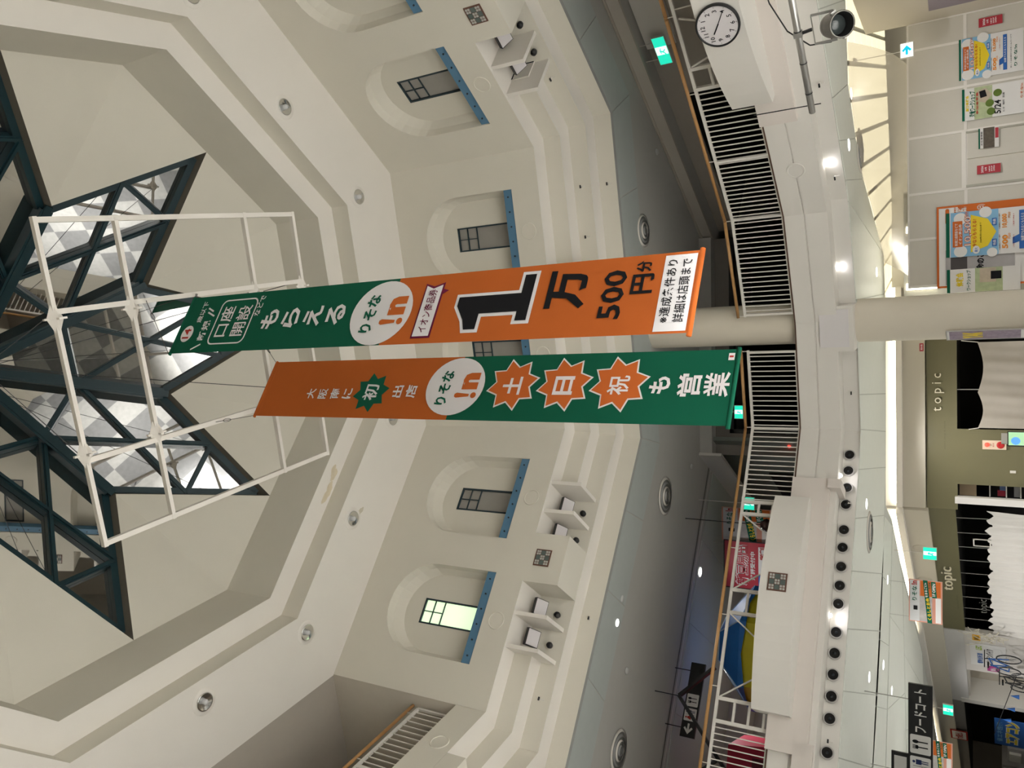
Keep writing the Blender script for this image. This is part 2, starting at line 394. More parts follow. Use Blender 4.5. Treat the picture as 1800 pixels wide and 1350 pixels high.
# ------------------------------------------------------------------ drum walls with arched niches
NH, ZN0, ZSP = .84, 9.45, 10.75
def arch_loop(cx, hw, z0, zs, n=16):
    pts = [(cx-hw, z0), (cx+hw, z0), (cx+hw, zs)]
    pts += [(cx+hw*math.cos(math.pi*i/n), zs+hw*math.sin(math.pi*i/n)) for i in range(1, n)]
    return pts + [(cx-hw, zs)]
win_n = [0]
WN = {0: 'right', 1: 'front', 2: 'left', 3: 'gallery'}
def facet_wall(k, niches=True):
    nm = {0: 'wall_right', 1: 'wall_front', 2: 'wall_left', 3: 'wall_far_left'}.get(k, 'wall_back')
    hl = HL(WR); root = sempty(nm, (*mid(WR, k), 0), rz(k))
    if k == 3:
        b = MB(); b.box(-hl, hl, 0, .25, ZB+.004, 9.47)
        b.build('plaster_face', PLASTER, root); return root
    outer_ = [(-hl, ZB), (hl, ZB), (hl, ZT), (-hl, ZT)]
    cs = (-1.17, 1.17) if niches else ()
    b = MB(); loops = [[(x, 0, z) for x, z in outer_]]
    for c in cs: loops.append([(x, 0, z) for x, z in arch_loop(c, NH, ZN0, ZSP)])
    b.holes(loops)
    b.build('plaster_face', PLASTER, root)
    for c in cs:
        # splayed reveal, niche back, sill beam, window
        A = arch_loop(c, NH, ZN0, ZSP); B = arch_loop(c, NH-.02, ZN0, ZSP-.02); D = arch_loop(c, NH-.10, ZN0, ZSP-.10)
        n = len(A); b = MB()
        v = [(x, 0, z) for x, z in A]+[(x, .16, z) for x, z in B]+[(x, .30, z) for x, z in D]
        f = []
        for a_ in (0, n):
            for i in range(n):
                if i == 0: continue
                j = (i+1) % n; f.append((a_+i, a_+j, a_+n+j, a_+n+i))
        f.append((0, 1, n+1, n)); f.append((n, n+1, 2*n+1, 2*n))
        b.add(v, f); o = b.build('niche_reveal', PLASTER, root, smooth=False)
        wx0, wx1, wz0, wz1 = c-.24, c+.24, 9.62, 11.0
        b = MB(); b.holes([[(x, .30, z) for x, z in D], [(wx0, .30, wz0), (wx1, .30, wz0), (wx1, .30, wz1), (wx0, .30, wz1)]])
        b.build('niche_back', PLASTER, root)
        b = MB(); b.box(c-NH+.005, c+NH-.005, .02, .20, ZN0+.01, 9.64); bb = b.build('sill_beam', BLUE, root)
        for i in range(6):
            b = MB(); b.lathe([(0, .005), (.016, .005), (.016, .02)], 8, (c-.70+.28*i, 0, 9.55), 'y'); b.build('bolt', BOLT, bb)
        win_n[0] += 1
        w = sempty('window_%d' % win_n[0], (*mid(WR, k), 0), rz(k))
        b = MB(); t = .03
        b.box(wx0, wx0+t, .29, .36, wz0, wz1); b.box(wx1-t, wx1, .29, .36, wz0, wz1); b.box(wx0, wx1, .29, .36, wz1-t, wz1); b.box(wx0, wx1, .29, .36, wz0, wz0+t)
        b.build('frame', FRAMED, w)
        r1, r2 = wz1-.235, wz1-.46
        b = MB(); b.box(wx0, wx1, .30, .34, r1-.008, r1+.008); b.build('glazing_bar', FRAMED, w)
        b = MB(); b.box(wx0, wx1, .30, .34, r2-.008, r2+.008); b.build('glazing_bar', FRAMED, w)
        b = MB(); b.box(c-.008, c+.008, .30, .34, r2, wz1); b.build('glazing_bar', FRAMED, w)
        gm = LITGL if (k == 2 and c < 0) else FROST
        for (x0, x1, z0, z1) in ((wx0, c, r1, wz1), (c, wx1, r1, wz1), (wx0, c, r2, r1), (c, wx1, r2, r1), (wx0, wx1, wz0, r2)):
            b = MB(); b.box(x0+.005, x1-.005, .325, .33, z0+.005, z1-.005); b.build('pane', gm, w)
        b = MB(); b.lathe([(0, -.006), (.135, -.006), (.14, -.014), (.155, -.014), (.16, 0)], 28, (c+.02*(-1 if c < 0 else 1), 0, 9.17), 'y'); b.build('medallion', PLASTER, root, smooth=False)
    return root
for k in range(8): facet_wall(k, k != 3)
# medallion on the gallery parapet
fd = [o for o in bpy.data.objects if o.name == 'wall_far_left'][0]
b = MB(); b.lathe([(0, -.006), (.135, -.006), (.14, -.014), (.155, -.014), (.16, 0)], 28, (1.75, 0, 9.14), 'y'); b.build('medallion', PLASTER, fd)

# corbelled steps below the drum: soffit 1, riser 1, soffit 2, riser 2, soffit 3, riser 3
R1s, R2s, R3s = 7.48, 7.90, 8.32
Z1, Z2, Z3 = 8.52, 8.16, 7.80
for n_, (ra, za, rb, zb) in enumerate(((R2s, Z1, R2s, Z2), (R2s, Z2, R3s, Z2), (R3s, Z2, R3s, Z3))):
    struct(band(ra, za, rb, zb, 'trim_%d' % (5+n_), PLASTER2 if ra != rb else PLASTER))
# step one is left out where the niches for the projectors are cut back
st1 = MB(); so1 = MB()
REC = {0: 1.5, 2: 1.55}
for k in range(8):
    def W2(x, Rr):
        mx, my = mid(Rr, k); a = rz(k); return (mx+x*math.cos(a), my+x*math.sin(a))
    h0, h1, h2 = HL(WR), HL(R1s), HL(R2s)
    r = REC.get(k)
    spans = [(-1, 1)] if r is None else []
    if r is None:
        so1.add([(*W2(-h0, WR), ZB), (*W2(h0, WR), ZB), (*W2(h1, R1s), ZB), (*W2(-h1, R1s), ZB)], [(0, 1, 2, 3)])
        st1.add([(*W2(-h1, R1s), ZB), (*W2(h1, R1s), ZB), (*W2(h1, R1s), Z1), (*W2(-h1, R1s), Z1)], [(0, 1, 2, 3)])
        so1.add([(*W2(-h1, R1s), Z1), (*W2(h1, R1s), Z1), (*W2(h2, R2s), Z1), (*W2(-h2, R2s), Z1)], [(0, 1, 2, 3)])
    else:
        for sg in (-1, 1):
            so1.add([(*W2(sg*r, WR), ZB), (*W2(sg*h0, WR), ZB), (*W2(sg*h1, R1s), ZB), (*W2(sg*r, R1s), ZB)], [(0, 1, 2, 3)])
            st1.add([(*W2(sg*r, R1s), ZB), (*W2(sg*h1, R1s), ZB), (*W2(sg*h1, R1s), Z1), (*W2(sg*r, R1s), Z1)], [(0, 1, 2, 3)])
            so1.add([(*W2(sg*r, R1s), Z1), (*W2(sg*h1, R1s), Z1), (*W2(sg*h2, R2s), Z1), (*W2(sg*r, R2s), Z1)], [(0, 1, 2, 3)])
        so1.add([(*W2(-r, WR), ZB), (*W2(r, WR), ZB), (*W2(r, R2s), ZB), (*W2(-r, R2s), ZB)], [(0, 1, 2, 3)])
        st1.add([(*W2(-r, R2s), ZB), (*W2(r, R2s), ZB), (*W2(r, R2s), Z1), (*W2(-r, R2s), Z1)], [(0, 1, 2, 3)])
struct(so1.build('trim_8', PLASTER2)); struct(st1.build('trim_9', PLASTER))
# projecting blocks, fins, projectors
def mosaic(parent, cx, cz, sz, y):
    e = parent
    b = MB(); b.box(cx-sz/2, cx+sz/2, y-.012, y, cz-sz/2, cz+sz/2); fr = b.build('tile_frame', BROWN, e)
    s = sz*.88/3
    for i in range(3):
        for j in range(3):
            x0, z0 = cx-1.5*s+i*s, cz-1.5*s+j*s
            if (i+j) % 2 == 0:
                for a in range(2):
                    for c in range(2):
                        b = MB(); g = .006; b.box(x0+a*s/2+g, x0+(a+1)*s/2-g, y-.022, y-.012, z0+c*s/2+g, z0+(c+1)*s/2-g); b.build('tile', TILEW, fr)
            else:
                b = MB(); g = .005; b.box(x0+g, x0+s-g, y-.019, y-.012, z0+g, z0+s-g); b.build('tile', TILEG, fr)
kn = 10
for k in range(8):
    e = sempty('trim_%d' % kn, (*mid(WR, k), 0), rz(k)); kn += 1
    dep = (R3s-WR)*math.cos(R_(22.5)); dep2 = (R2s-WR)*math.cos(R_(22.5))
    if k == 3:
        b = MB(); b.box(-1.6, 1.58, 0, dep2+.02, Z1, ZB); b.build('block', PLASTER, e); continue
    ox = .04 if k in (0, 2) else 0
    b = MB(); b.box(-.46+ox, .46+ox, -.001, dep+.01, Z2+.005, ZB+.001); b.build('block', PLASTER, e)
    if k in (0, 1, 2): mosaic(e, ox, 8.59, .31, -.002)
    if k in REC:
        for x in (-1.56, -.98, .98, 1.56):
            b = MB(); b.box(x-.035, x+.035, .06, dep2+.01, 8.22 if False else 8.46, ZB); b.add([(x-.035, .06, 8.46), (x+.035, .06, 8.46), (x-.035, .06, 8.24), (x+.035, .06, 8.24), (x-.035, dep2, 8.24), (x+.035, dep2, 8.24), (x-.035, dep2, 8.46), (x+.035, dep2, 8.46)], [(0, 1, 3, 2), (2, 3, 5, 4), (0, 2, 4, 6), (1, 7, 5, 3)])
            b.build('fin', PLASTER2, e)
        rows = (-1.27, -.72, .72, 1.27)
        for i, x in enumerate(rows):
            side = 'right drum wall' if k == 0 else 'left drum wall'
            wh = ['outer, viewer left', 'inner, viewer left', 'inner, viewer right', 'outer, viewer right'][i]
            t = thing('floodlight', (*mid(WR, k), 0), rz(k), 'white square floodlight in the recess of the %s, %s' % (side, wh), 'floodlight', 'floodlights in the plaster recesses')
            b = MB(); c0 = Vector((x, .50, 8.66)); n_ = Vector((0, -.55, -.83)).normalized(); ux = Vector((1, 0, 0)); uy = n_.cross(ux)
            b.obox(c0, ux*.15, uy*.13, n_*.04); b.build('housing', BLACK, t)
            b = MB(); b.obox(c0+n_*.042, ux*.138, uy*.118, n_*.004); b.build('lens', mat('milky_lens', (.66, .63, .64), .3), t)
            b = MB(); b.tube(c0-n_*.04, (x, .62, ZB), .015); b.build('bracket', BLACK, t)
            sp = thing('round_speaker', (*mid(WR, k), 0), rz(k), 'small black round sensor below the %s floodlight from the left of the %s' % (['first', 'second', 'third', 'fourth'][i], side), 'sensor', 'round sensors in the recesses')
            b = MB(); b.lathe([(0, -.05), (.05, -.045), (.058, -.01), (.05, .03), (0, .04)], 16, (x-.02, dep2-.07, 8.40), 'y'); b.build('body', BLACK, sp, smooth=True)
            b = MB(); b.tube((x-.02, dep2-.06, 8.40), (x-.02, dep2, 8.40), .02); b.build('arm', BLACK, sp)

# ------------------------------------------------------------------ ring ceiling, coffer, kite panels, glass roof
b = MB(); b.holes([ring(WR+.02, ZT), ring(5.48, ZT)]); struct(b.build('ceiling', PLASTER2))
struct(band(5.48, ZT, 5.48, 12.70, 'trim_20', PLASTER))
struct(band(5.48, 12.70, 5.03, 12.70, 'trim_21', PLASTER2))
struct(band(5.03, 12.70, 5.03, 13.85, 'trim_22', PLASTER))
def roofpt(r, s, k, dz=0, dn=0):
    a = R_(32.5+45*k); return Vector((CX+r*math.cos(a)-s*math.sin(a), CY+r*math.sin(a)+s*math.cos(a), 17-r*3.15/4.65+dz))
def Cn(k): return Vector((*corner(5.03, k), 13.85))
def Kp(k): a = R_(10+45*k); return Vector((CX+2.78*math.cos(a), CY+2.78*math.sin(a), 17-2.568*3.15/4.65))
def Tp(k): return roofpt(4.65, 0, k)
roof = sempty('ceiling')
for k in range(8):
    b = MB(); pts = [Cn(k), Tp(k), Kp(k), Tp(k-1)]
    b.add(pts, [(0, 1, 2), (0, 2, 3)])
    up = Vector((0, 0, .34))
    b.build('panel', PLASTER, roof)
    b = MB(); b.add([Tp(k), Kp(k), Kp(k)+up, Tp(k)+up], [(0, 1, 2, 3)]); b.add([Kp(k), Tp(k-1), Tp(k-1)+up, Kp(k)+up], [(0, 1, 2, 3)])
    b.build('reveal', REVEAL, roof)
# steel frame: a thing of members
fr = thing('roof_frame', (0, 0, 0), 0, 'dark teal steel frame of the star shaped glass roof', 'roof frame')
DZ = .30
for k in range(8):
    n = (roofpt(0, 0, k)-roofpt(4.65, 0, k)).cross(Vector((-math.sin(R_(32.5+45*k)), math.cos(R_(32.5+45*k)), 0))).normalized()
    if n.z < 0: n = -n
    U = Vector((0, 0, DZ))
    apex = roofpt(0, 0, k)+U
    K0, K1 = roofpt(2.568, -1.064, k)+U, roofpt(2.568, 1.064, k)+U
    T = roofpt(4.65, 0, k)+U; M_ = roofpt(2.568, 0, k)+U
    inn = (M_-T).normalized()*.07
    b = MB(); b.bar(T+inn, K0+(M_-K0)*.05, .12, .16, n); b.build('edge_beam', TEAL, fr)
    b = MB(); b.bar(T+inn, K1+(M_-K1)*.05, .12, .16, n); b.build('edge_beam', TEAL, fr)
    N0, N1 = roofpt(3.61, -.532, k)+U, roofpt(3.61, .532, k)+U
    Q0, Q1 = roofpt(1.42, -.588, k)+U, roofpt(1.42, .588, k)+U
    for a_, c in ((N0, M_), (M_, Q1), (N1, M_), (M_, Q0), (N0, N1), (Q0, Q1)):
        b = MB(); b.bar(a_, c, .095, .15, n); b.bar(a_-n*.09, c-n*.09, .05, .05, n); b.build('glazing_bar', TEAL, fr)
for k in range(8):
    K = Kp(k)+Vector((0, 0, DZ-.06)); apex = Vector((CX, CY, 17+DZ-.06))
    b = MB(); b.bar(K, apex, .20, .30); b.bar(K-Vector((0, 0, .17)), apex-Vector((0, 0, .17)), .12, .05); b.build('ridge_beam', TEAL, fr)
gl = sempty('window_90')
for k in range(8):
    U = Vector((0, 0, DZ+.10))
    pts = [roofpt(4.65, 0, k)+U, roofpt(2.568, 1.064, k)+U, roofpt(0, 0, k)+U, roofpt(2.568, -1.064, k)+U]
    N0, N1 = roofpt(3.61, -.532, k)+U, roofpt(3.61, .532, k)+U; Q0, Q1 = roofpt(1.42, -.588, k)+U, roofpt(1.42, .588, k)+U; M_ = roofpt(2.568, 0, k)+U
    for tri in ((pts[0], N1, N0), (N0, N1, M_), (N0, M_, pts[3]), (N1, pts[1], M_), (M_, pts[1], Q1), (M_, Q0, pts[3]), (M_, Q1, Q0), (Q0, Q1, pts[2])):
        b = MB(); b.poly(list(tri)); b.build('pane', SKYG, gl)
# water stain on the ring soffit and cove (ochre patches with their own outline)
def blob(cx, cy, z, r, seed, n=26, el=1.0, rot=0):
    rd = random.Random(seed); ph = [rd.uniform(0, 6.28) for _ in range(4)]
    pts = []
    for i in range(n):
        a = 2*math.pi*i/n; rr = r*(1+.28*math.sin(2*a+ph[0])+.16*math.sin(3*a+ph[1])+.09*math.sin(7*a+ph[2]))
        x, y = rr*math.cos(a)*el, rr*math.sin(a)
        pts.append((cx+x*math.cos(rot)-y*math.sin(rot), cy+x*math.sin(rot)+y*math.cos(rot), z))
    return pts
STAINS = [(-3.2, 10.6, .10, 3, 1.9), (-2.86, 10.78, .085, 5, 1.8)]
if False:
    pass
struct(MB().poly(blob(-2.08, 11.33, 12.697, .085, 3, el=2.2, rot=.6)).build('stain', STAIN))
struct(MB().poly(blob(-1.72, 11.5, 12.697, .07, 5, el=2.4, rot=.6)).build('stain', STAIN))
struct(MB().poly(blob(-2.5, 11.78, 12.287, .06, 8, el=1.8, rot=.8)).build('stain', mat('faint_stain', (.60, .55, .44), .9)))

# recessed lamps in the ring ceiling
def ringlamp(x, y, label):
    t = thing('ceiling_downlight', (x, y, ZT), 0, label, 'ceiling lamp', 'chrome lamps in the ring ceiling')
    MB().lathe([(.14, -.012), (.21, -.006), (.215, 0)], 32).build('trim_disc', PLASTER2, t, True)
    MB().lathe([(.14, -.012), (.148, -.022), (.14, -.030), (.125, -.026), (.09, -.016), (.05, -.010), (0, -.009)], 32).build('reflector', mat('bright_chrome', (.80, .80, .80), .14, metal=1), t, True)
    MB().lathe([(0, -.075), (.03, -.07), (.045, -.05), (.045, -.008)], 20).build('bulb', mat('clear_bulb', (.6, .6, .6), .15, spec=.8), t, True)
nm = ['on the far right bevel corner', 'on the right side of the ring', 'at the corner right of the banners', '', 'at the corner behind the orange banner', 'above the left front wall by the water stain', 'at the corner above the lit window', 'above the open gallery']
for i, (r, a, lb) in enumerate(((5.86, 10, 'at the topmost right corner of the ring'), (5.42, 32.5, 'above the right wall between its corners'), (5.86, 55, 'at the ring corner nearest the right frame corner'), (5.42, 77.5, 'above the front wall behind the banners'), (5.88, 100, 'at the ring corner half hidden by the orange banner'), (5.43, 122.5, 'beside the brown water stain'), (5.86, 145, 'at the ring corner above the greenish lit window'), (5.43, 167.5, 'above the open gallery with a railing'))):
    a = R_(a); ringlamp(CX+r*math.cos(a), CY+r*math.sin(a), 'round chrome ceiling lamp '+lb)

# ------------------------------------------------------------------ gallery behind the far-left opening
g = sempty('wall_gallery', (*mid(WR, 3), 0), rz(3)); hl = HL(WR)
b = MB(); b.box(-hl-1.5, hl+1.5, 2.6, 2.7, 9.2, 13.2); b.build('back_wall', mat('gallery_paint', (.60, .55, .47), .9, noise=.03), g)
b = MB(); b.box(hl-.005, hl+.25, .0, 2.7, 8.9, 12.6); b.box(-hl-.25, -hl+.005, .0, 2.7, 8.9, 12.6); b.build('side_wall', MATS['gallery_paint'], g)
b = MB(); b.box(-hl, hl, .25, 2.7, 9.1, 9.2); b.build('gallery_floor', GREYW, g)
b = MB(); b.box(-hl-.2, hl+.2, .02, 2.7, 12.30, 12.4); b.build('gallery_ceiling', GREYW, g)
b = MB(); b.box(.7, .72, 2.585, 2.6, 9.3, 11.2); b.box(.7, 1.7, 2.585, 2.6, 11.2, 11.22); b.build('door_line', BLACK, g)
gr = thing('gallery_railing', (*mid(7.26, 3), 9.2), rz(3), 'white barred railing with a wooden handrail in the high open gallery', 'railing')
b = MB(); b.box(-2.6, 2.6, -.02, .02, 1.02, 1.07); b.build('top_rail', WHITER, gr)
b = MB(); b.tube((-2.7, 0, 1.2), (2.66, 0, 1.2), .03, 10); b.build('handrail', WOOD, gr, True)
x = -2.5; bar = None
while x < 2.6:
    if bar is None:
        bar = MB().box(-.009, .009, -.009, .009, .05, 1.03).build('baluster', WHITER, gr); bar.location = (x, 0, 0)
    else:
        c = bar.copy(); COL.objects.link(c); c.parent = gr; c.location = (x, 0, 0)
    x += .125
for x in (-1.3, -.1, 1.15, 2.45):
    MB().tube((x, 0, 1.05), (x, 0, 1.2), .008).build('bracket', WHITER, gr)
MB().box(.95, 1.02, -.03, .03, 0, 1.05).build('post', WHITER, gr)
MB().box(2.58, 2.62, -.02, .02, 0, 1.05).build('post', WHITER, gr)

# ------------------------------------------------------------------ balcony: column, blocks, bays, nozzles
b = MB(); n = 40; b.lathe([(.40, 0), (.40, 7.8)], n, (1.14, 16.02, 0)); col = struct(b.build('column', mat('cream_column_paint', (.72, .66, .55), .45, noise=.02), smooth=True), 'round cream column carrying the balcony')
def seg_frame(A, B):     # local x from viewer-left to right
    a = math.atan2(B[1]-A[1], B[0]-A[0]); return A, a
LA = (-7.4, 12.36); LB = (-.88, 15.87); la = math.atan2(LB[1]-LA[1], LB[0]-LA[0]); LL = math.dist(LA, LB)
left = sempty('trim_30', (*LB, 0), la)           # local x negative going left: x = -s
RA = (2.93, 14.55); RB = (5.5, 11.54); ra = math.atan2(RB[1]-RA[1], RB[0]-RA[0])
right = sempty('trim_31', (*RA, 0), ra)          # local x = s
fa = math.atan2(15.46-15.87, 1.1+.88)
front = sempty('trim_32', (-.88, 15.87, 0), fa)
MB().box(1.47, 2.3, -.02, .5, ZS, 4.12).build('beam_casing', PLASTERW, front)
MB().box(1.55, 2.24, -.035, -.02, ZS+.08, 4.38).build('access_panel', mat('lavender_white_panel', (.74, .71, .71), .5), front)
MB().box(-5.75, -1.05, -.12, .05, 4.18, 4.83).build('block', PINKW, left)
MB().box(-5.95, -5.55, -.12, .05, 4.10, 4.40).build('block', PINKW, left)
MB().box(-1.25, -1.08, -.2, .35, 3.98, 4.2).build('block', PINKW, left)
MB().box(1.93, 6.0, -.12, .05, 4.25, 4.83).build('block', PINKW, right)
def bay(parent, s0, s1, sm, dm, kq, zt, zb, sign):
    n = 14; top = []
    for i in range(n+1):
        s = s0+(s1-s0)*i/n; top.append((sign*s, -(dm-kq*(s-sm)**2)))
    if sign < 0: top = top[::-1]
    x0, x1 = top[0][0], top[-1][0]
    loop = top+[(x1, .0), (x0, .0)]
    v = [(x, y, zb) for x, y in loop]+[(x, y, zt) for x, y in loop]; m_ = len(loop)
    f = [(i, (i+1) % m_, m_+(i+1) % m_, m_+i) for i in range(m_)]
    b = MB(); b.add(v, f); b.holes([[(x, y, zb) for x, y in loop]]); b.holes([[(x, y, zt) for x, y in loop]])
    return b.build('bay', PLASTERW, parent)
bay(left, 1.52, 5.22, 3.37, .74, .115, 5.05, 4.45, -1)
bay(right, 2.45, 6.7, 4.6, .94, .135, 5.12, 4.50, 1)
mosaic(left, -3.2, 4.76, .31, -.742)
# round air nozzles
HOLES = [(.35), (.67), (1.01), (1.34), (1.82), (2.15), (2.5), (2.84), (3.16), (3.65), (4.0), (4.35), (4.7), (5.05), (5.57), (5.95), (6.3)]
A0 = Vector((-1.0697, 16.2222)); dl = (Vector((-6.2497, 13.4322))-A0).normalized()
ordn = ['nearest the column', 'second from the column', 'third from the column', 'fourth from the column', 'fifth from the column', 'sixth from the column', 'seventh from the column', 'eighth from the column', 'ninth from the column', 'tenth from the column', 'eleventh from the column', 'twelfth from the column', 'thirteenth from the column', 'fourteenth from the column', 'fifteenth from the column', 'last but one at the edge', 'last at the edge']
for i, s in enumerate(HOLES[:15]):
    p = A0+dl*s
    t = thing('air_nozzle', (p.x, p.y, 3.965), la, 'round black air nozzle under the balcony, %s' % ordn[i], 'air nozzle', 'round air nozzles under the balcony')
    if i == 0:
        rim = MB().lathe([(.084, -.022), (.088, -.03), (.103, -.03), (.107, 0)], 24, ax='y').build('rim', mat('light_grey_rim', (.5, .48, .46), .4), t, True)
        cup = MB().lathe([(.084, -.024), (.07, -.012), (.04, -.006), (0, -.006)], 24, ax='y').build('bowl', DARK, t, True); cup.location = (0, -.004, 0)
        rim.location = (0, -.002, 0)
        core = MB().lathe([(0, -.03), (.022, -.022), (.026, -.006)], 16, ax='y').build('core', mat('dark_slate_plastic', (.02, .025, .03), .3), t, True)
        proto = (rim, cup, core)
    else:
        for o in proto:
            c = o.copy(); COL.objects.link(c); c.parent = t
# bulbs in the soffit
for i, (x, y, w_) in enumerate(((2.08, 15.42, 'right beside the column'), (3.68, 14.27, 'below the round medallion of the right fascia'), (5.3, 12.58, 'behind the spotlight pipe'), (-1.72, 15.62, 'above the first air nozzles'), (-4.0, 14.48, 'above the ninth and tenth air nozzles'))):
    t = thing('soffit_bulb', (x, y, 4.075), 0, 'small bright round bulb in the balcony soffit '+w_, 'lamp', 'bulbs in the balcony soffit')
    MB().lathe([(0, -.05), (.03, -.04), (.04, -.01), (.035, .005)], 16).build('globe', BULB, t, True)
    l = area((x, y, 4.02), (0, 0, 0), .08, 1.0, (.95, .93, 1.0), spread=175)
# medallions and groove beads on the fascia
MB().lathe([(0, -.006), (.12, -.006), (.125, -.014), (.145, -.014), (.15, 0)], 28, (.93, 0, 4.45), 'y').build('medallion', PLASTERW, right)
MB().lathe([(0, -.006), (.12, -.006), (.125, -.014), (.145, -.014), (.15, 0)], 28, (-6.1, 0, 4.45), 'y').build('medallion', PLASTERW, left)
# small bracketed sprinkler heads on risers and steps
def nozzle(loc, rzv, where):
    t = thing('sprinkler_head', loc, rzv, 'tiny black sprinkler head %s' % where, 'sprinkler', 'wall sprinklers')
    MB().tube((0, 0, 0), (0, -.05, 0), .018, 8).tube((0, 0, .0), (0, 0, -.07), .01, 6).build('stem', WHITER, t)
    MB().box(-.03, .03, -.075, -.05, -.012, .012).build('head', BLACK, t)
for (x, y, z, r_, w_) in ((1.3, 15.80, 3.96, fa, 'on the riser right beside the column'), (-.2, 16.1, 3.93, fa, 'on the riser left of the column'), (3.5, 14.45, 3.93, ra, 'on the riser under the right medallion'), (4.65, 13.1, 3.93, ra, 'on the riser under the clock bay'), (-2.2, 15.5, 3.92, la, 'between the fourth and fifth nozzle'), (-5.8, 13.6, 3.95, la, 'beside the last air nozzle')):
    nozzle((x, y, z), r_, w_)
for k, x, w_ in ((1, 1.9, 'on the second step right of the banners'), (1, .95, 'on the second step near the orange banner'), (0, -1.9, 'on the second step of the right corner'), (2, -2.2, 'on the second step left of the tiled block')):
    a = rz(k); mx, my = mid(R2s, k); nozzle((mx+x*math.cos(a), my+x*math.sin(a), 8.36), a, w_)
for k, x, w_ in ((1, 1.9, 'on the lowest step of the front wall'), (2, -.6, 'on the lowest step under the left tiled block'), (0, .1, 'on the lowest step of the right wall')):
    a = rz(k); mx, my = mid(R3s, k); nozzle((mx+x*math.cos(a), my+x*math.sin(a), 7.98), a, w_)

# ------------------------------------------------------------------ balcony railings
def railing(A, B, label, parts, z0=4.8, grp='balcony railings'):
    a = math.atan2(B[1]-A[1], B[0]-A[0]); L = math.dist(A, B)
    t = thing('balcony_railing', (A[0], A[1], z0), a, label, 'railing', grp)
    MB().box(-.02, L+.02, -.018, .022, .90, .95).build('top_rail', WHITER, t)
    MB().tube((-.03, 0, 1.065), (L+.03, 0, 1.065), .03, 10).build('handrail', WOOD, t, True)
    n = max(1, round(L/1.3))
    for i in range(n+1):
        x = L*i/n; MB().tube((x, 0, .94), (x, 0, 1.05), .009, 6).build('bracket', WHITER, t)
    br = None
    for p in parts:
        if p[0] == 'bars':
            x0, x1 = p[1], p[2]; k = max(1, round((x1-x0)/(.098 if grp == 'balcony railings' else .16)))
            for i in range(k+1):
                x = x0+(x1-x0)*i/k
                if br is None:
                    br = MB().box(-.009, .009, -.007, .007, .02, .91).build('baluster', WHITER, t); br.location = (x, 0, 0)
                else:
                    c = br.copy(); COL.objects.link(c); c.parent = t; c.location = (x, 0, 0)
        elif p[0] == 'post':
            MB().box(p[1]-.022, p[1]+.022, -.022, .022, 0, .92).build('post', WHITER, t)
        elif p[0] == 'ladder':
            x0, x1 = p[1], p[2]
            MB().box(x0-.03, x0+.03, -.03, .03, 0, .92).build('post', WHITER, t); MB().box(x1-.03, x1+.03, -.03, .03, 0, .92).build('post', WHITER, t)
            for z in (.12, .37, .62): MB().box(x0, x1, -.018, .018, z-.02, z+.02).build('rung', WHITER, t)
        elif p[0] == 'brace':
            x0, x1 = p[1], p[2]; xm = (x0+x1)/2
            MB().bar((x0+.03, 0, .88), (xm-.1, 0, .05), .025, .025, (0, 1, 0)).build('brace', WHITER, t)
            MB().bar((x1-.03, 0, .88), (xm+.1, 0, .05), .025, .025, (0, 1, 0)).build('brace', WHITER, t)
    MB().box(0, L, -.015, .015, .03, .055).build('bottom_rail', WHITER, t)
    return t
Pr = offs(P, .05)
def along(A, B, s): d = (Vector(B)-Vector(A)).normalized(); return tuple(Vector(A)+d*s)
q2, q1, q0, q3, qR = Pr[2], Pr[1], Pr[0], Pr[3], Pr[11]
railing(along(q2, q1, 0), along(q2, q1, 1.52), 'white barred railing below the green banner, left of the column', [('bars', .05, 1.42), ('post', 1.5)])
L_ = math.dist(q1, q0)
railing(along(q1, q0, .18), q0, 'white barred railing between the column and the right hand corner', [('post', .02), ('bars', .1, L_-.24)])
railing(q0, qR, 'white railing rising to the clock bay, bars then ladder frame and braces', [('post', .02), ('bars', .1, 1.25), ('post', 1.3), ('bars', 1.4, 2.62), ('ladder', 2.72, 3.08), ('brace', 3.08, 3.95)])
Ll = math.dist(q3, q2)
def sl(s): return Ll-s
railing(q3, q2, 'white railing above the mosaic bay with ladder frames, braces and bars', [('bars', sl(1.50), sl(.1)), ('post', sl(.02)), ('ladder', sl(1.80), sl(1.56)), ('brace', sl(3.25), sl(1.80)), ('ladder', sl(3.66), sl(3.25)), ('brace', sl(5.13), sl(3.66)), ('ladder', sl(5.50), sl(5.13)), ('bars', sl(7.3), sl(5.6))])
for i in range(3, 11):
    j = i+1
    railing(Pr[j % 12], Pr[i], ['first', 'second', 'third', 'fourth', 'fifth', 'sixth', 'seventh', 'eighth'][i-3]+' white barred railing round the balcony behind the viewer, counted from the food court side', [('bars', .1, math.dist(Pr[j % 12], Pr[i])-.1)], grp='railings behind the viewer')

# wall clock on the right bay
ca = ra+R_(0)
def rpt(s, d, z): return (RA[0]+math.cos(ra)*s+math.sin(ra)*d*(1 if True else 1)*0, 0, z)
ux, uy = math.cos(ra), math.sin(ra)
nx, ny = math.sin(ra), -math.cos(ra)      # local -y = towards the viewer
s_c, d_c = 4.14, .935
cl = thing('wall_clock', (RA[0]+ux*s_c+nx*d_c, RA[1]+uy*s_c+ny*d_c, 4.83), ra, 'round wall clock with black rim on the curved balcony bay', 'clock')
MB().lathe([(0, 0), (.30, 0), (.305, -.02), (.30, -.06), (.285, -.065), (.275, -.05)], 48, ax='y').build('rim', BLACK, cl, True)
MB().lathe([(0, -.045), (.278, -.045)], 48, ax='y').build('dial', mat('clock_dial_white', (.70, .67, .68), .35), cl)
for h in range(1, 13):
    a = R_(90-30*h); text(str(h), .205*math.cos(a), .205*math.sin(a), .2, .062, PRINTK, cl, -.048, .012, 'numeral', keep=True)
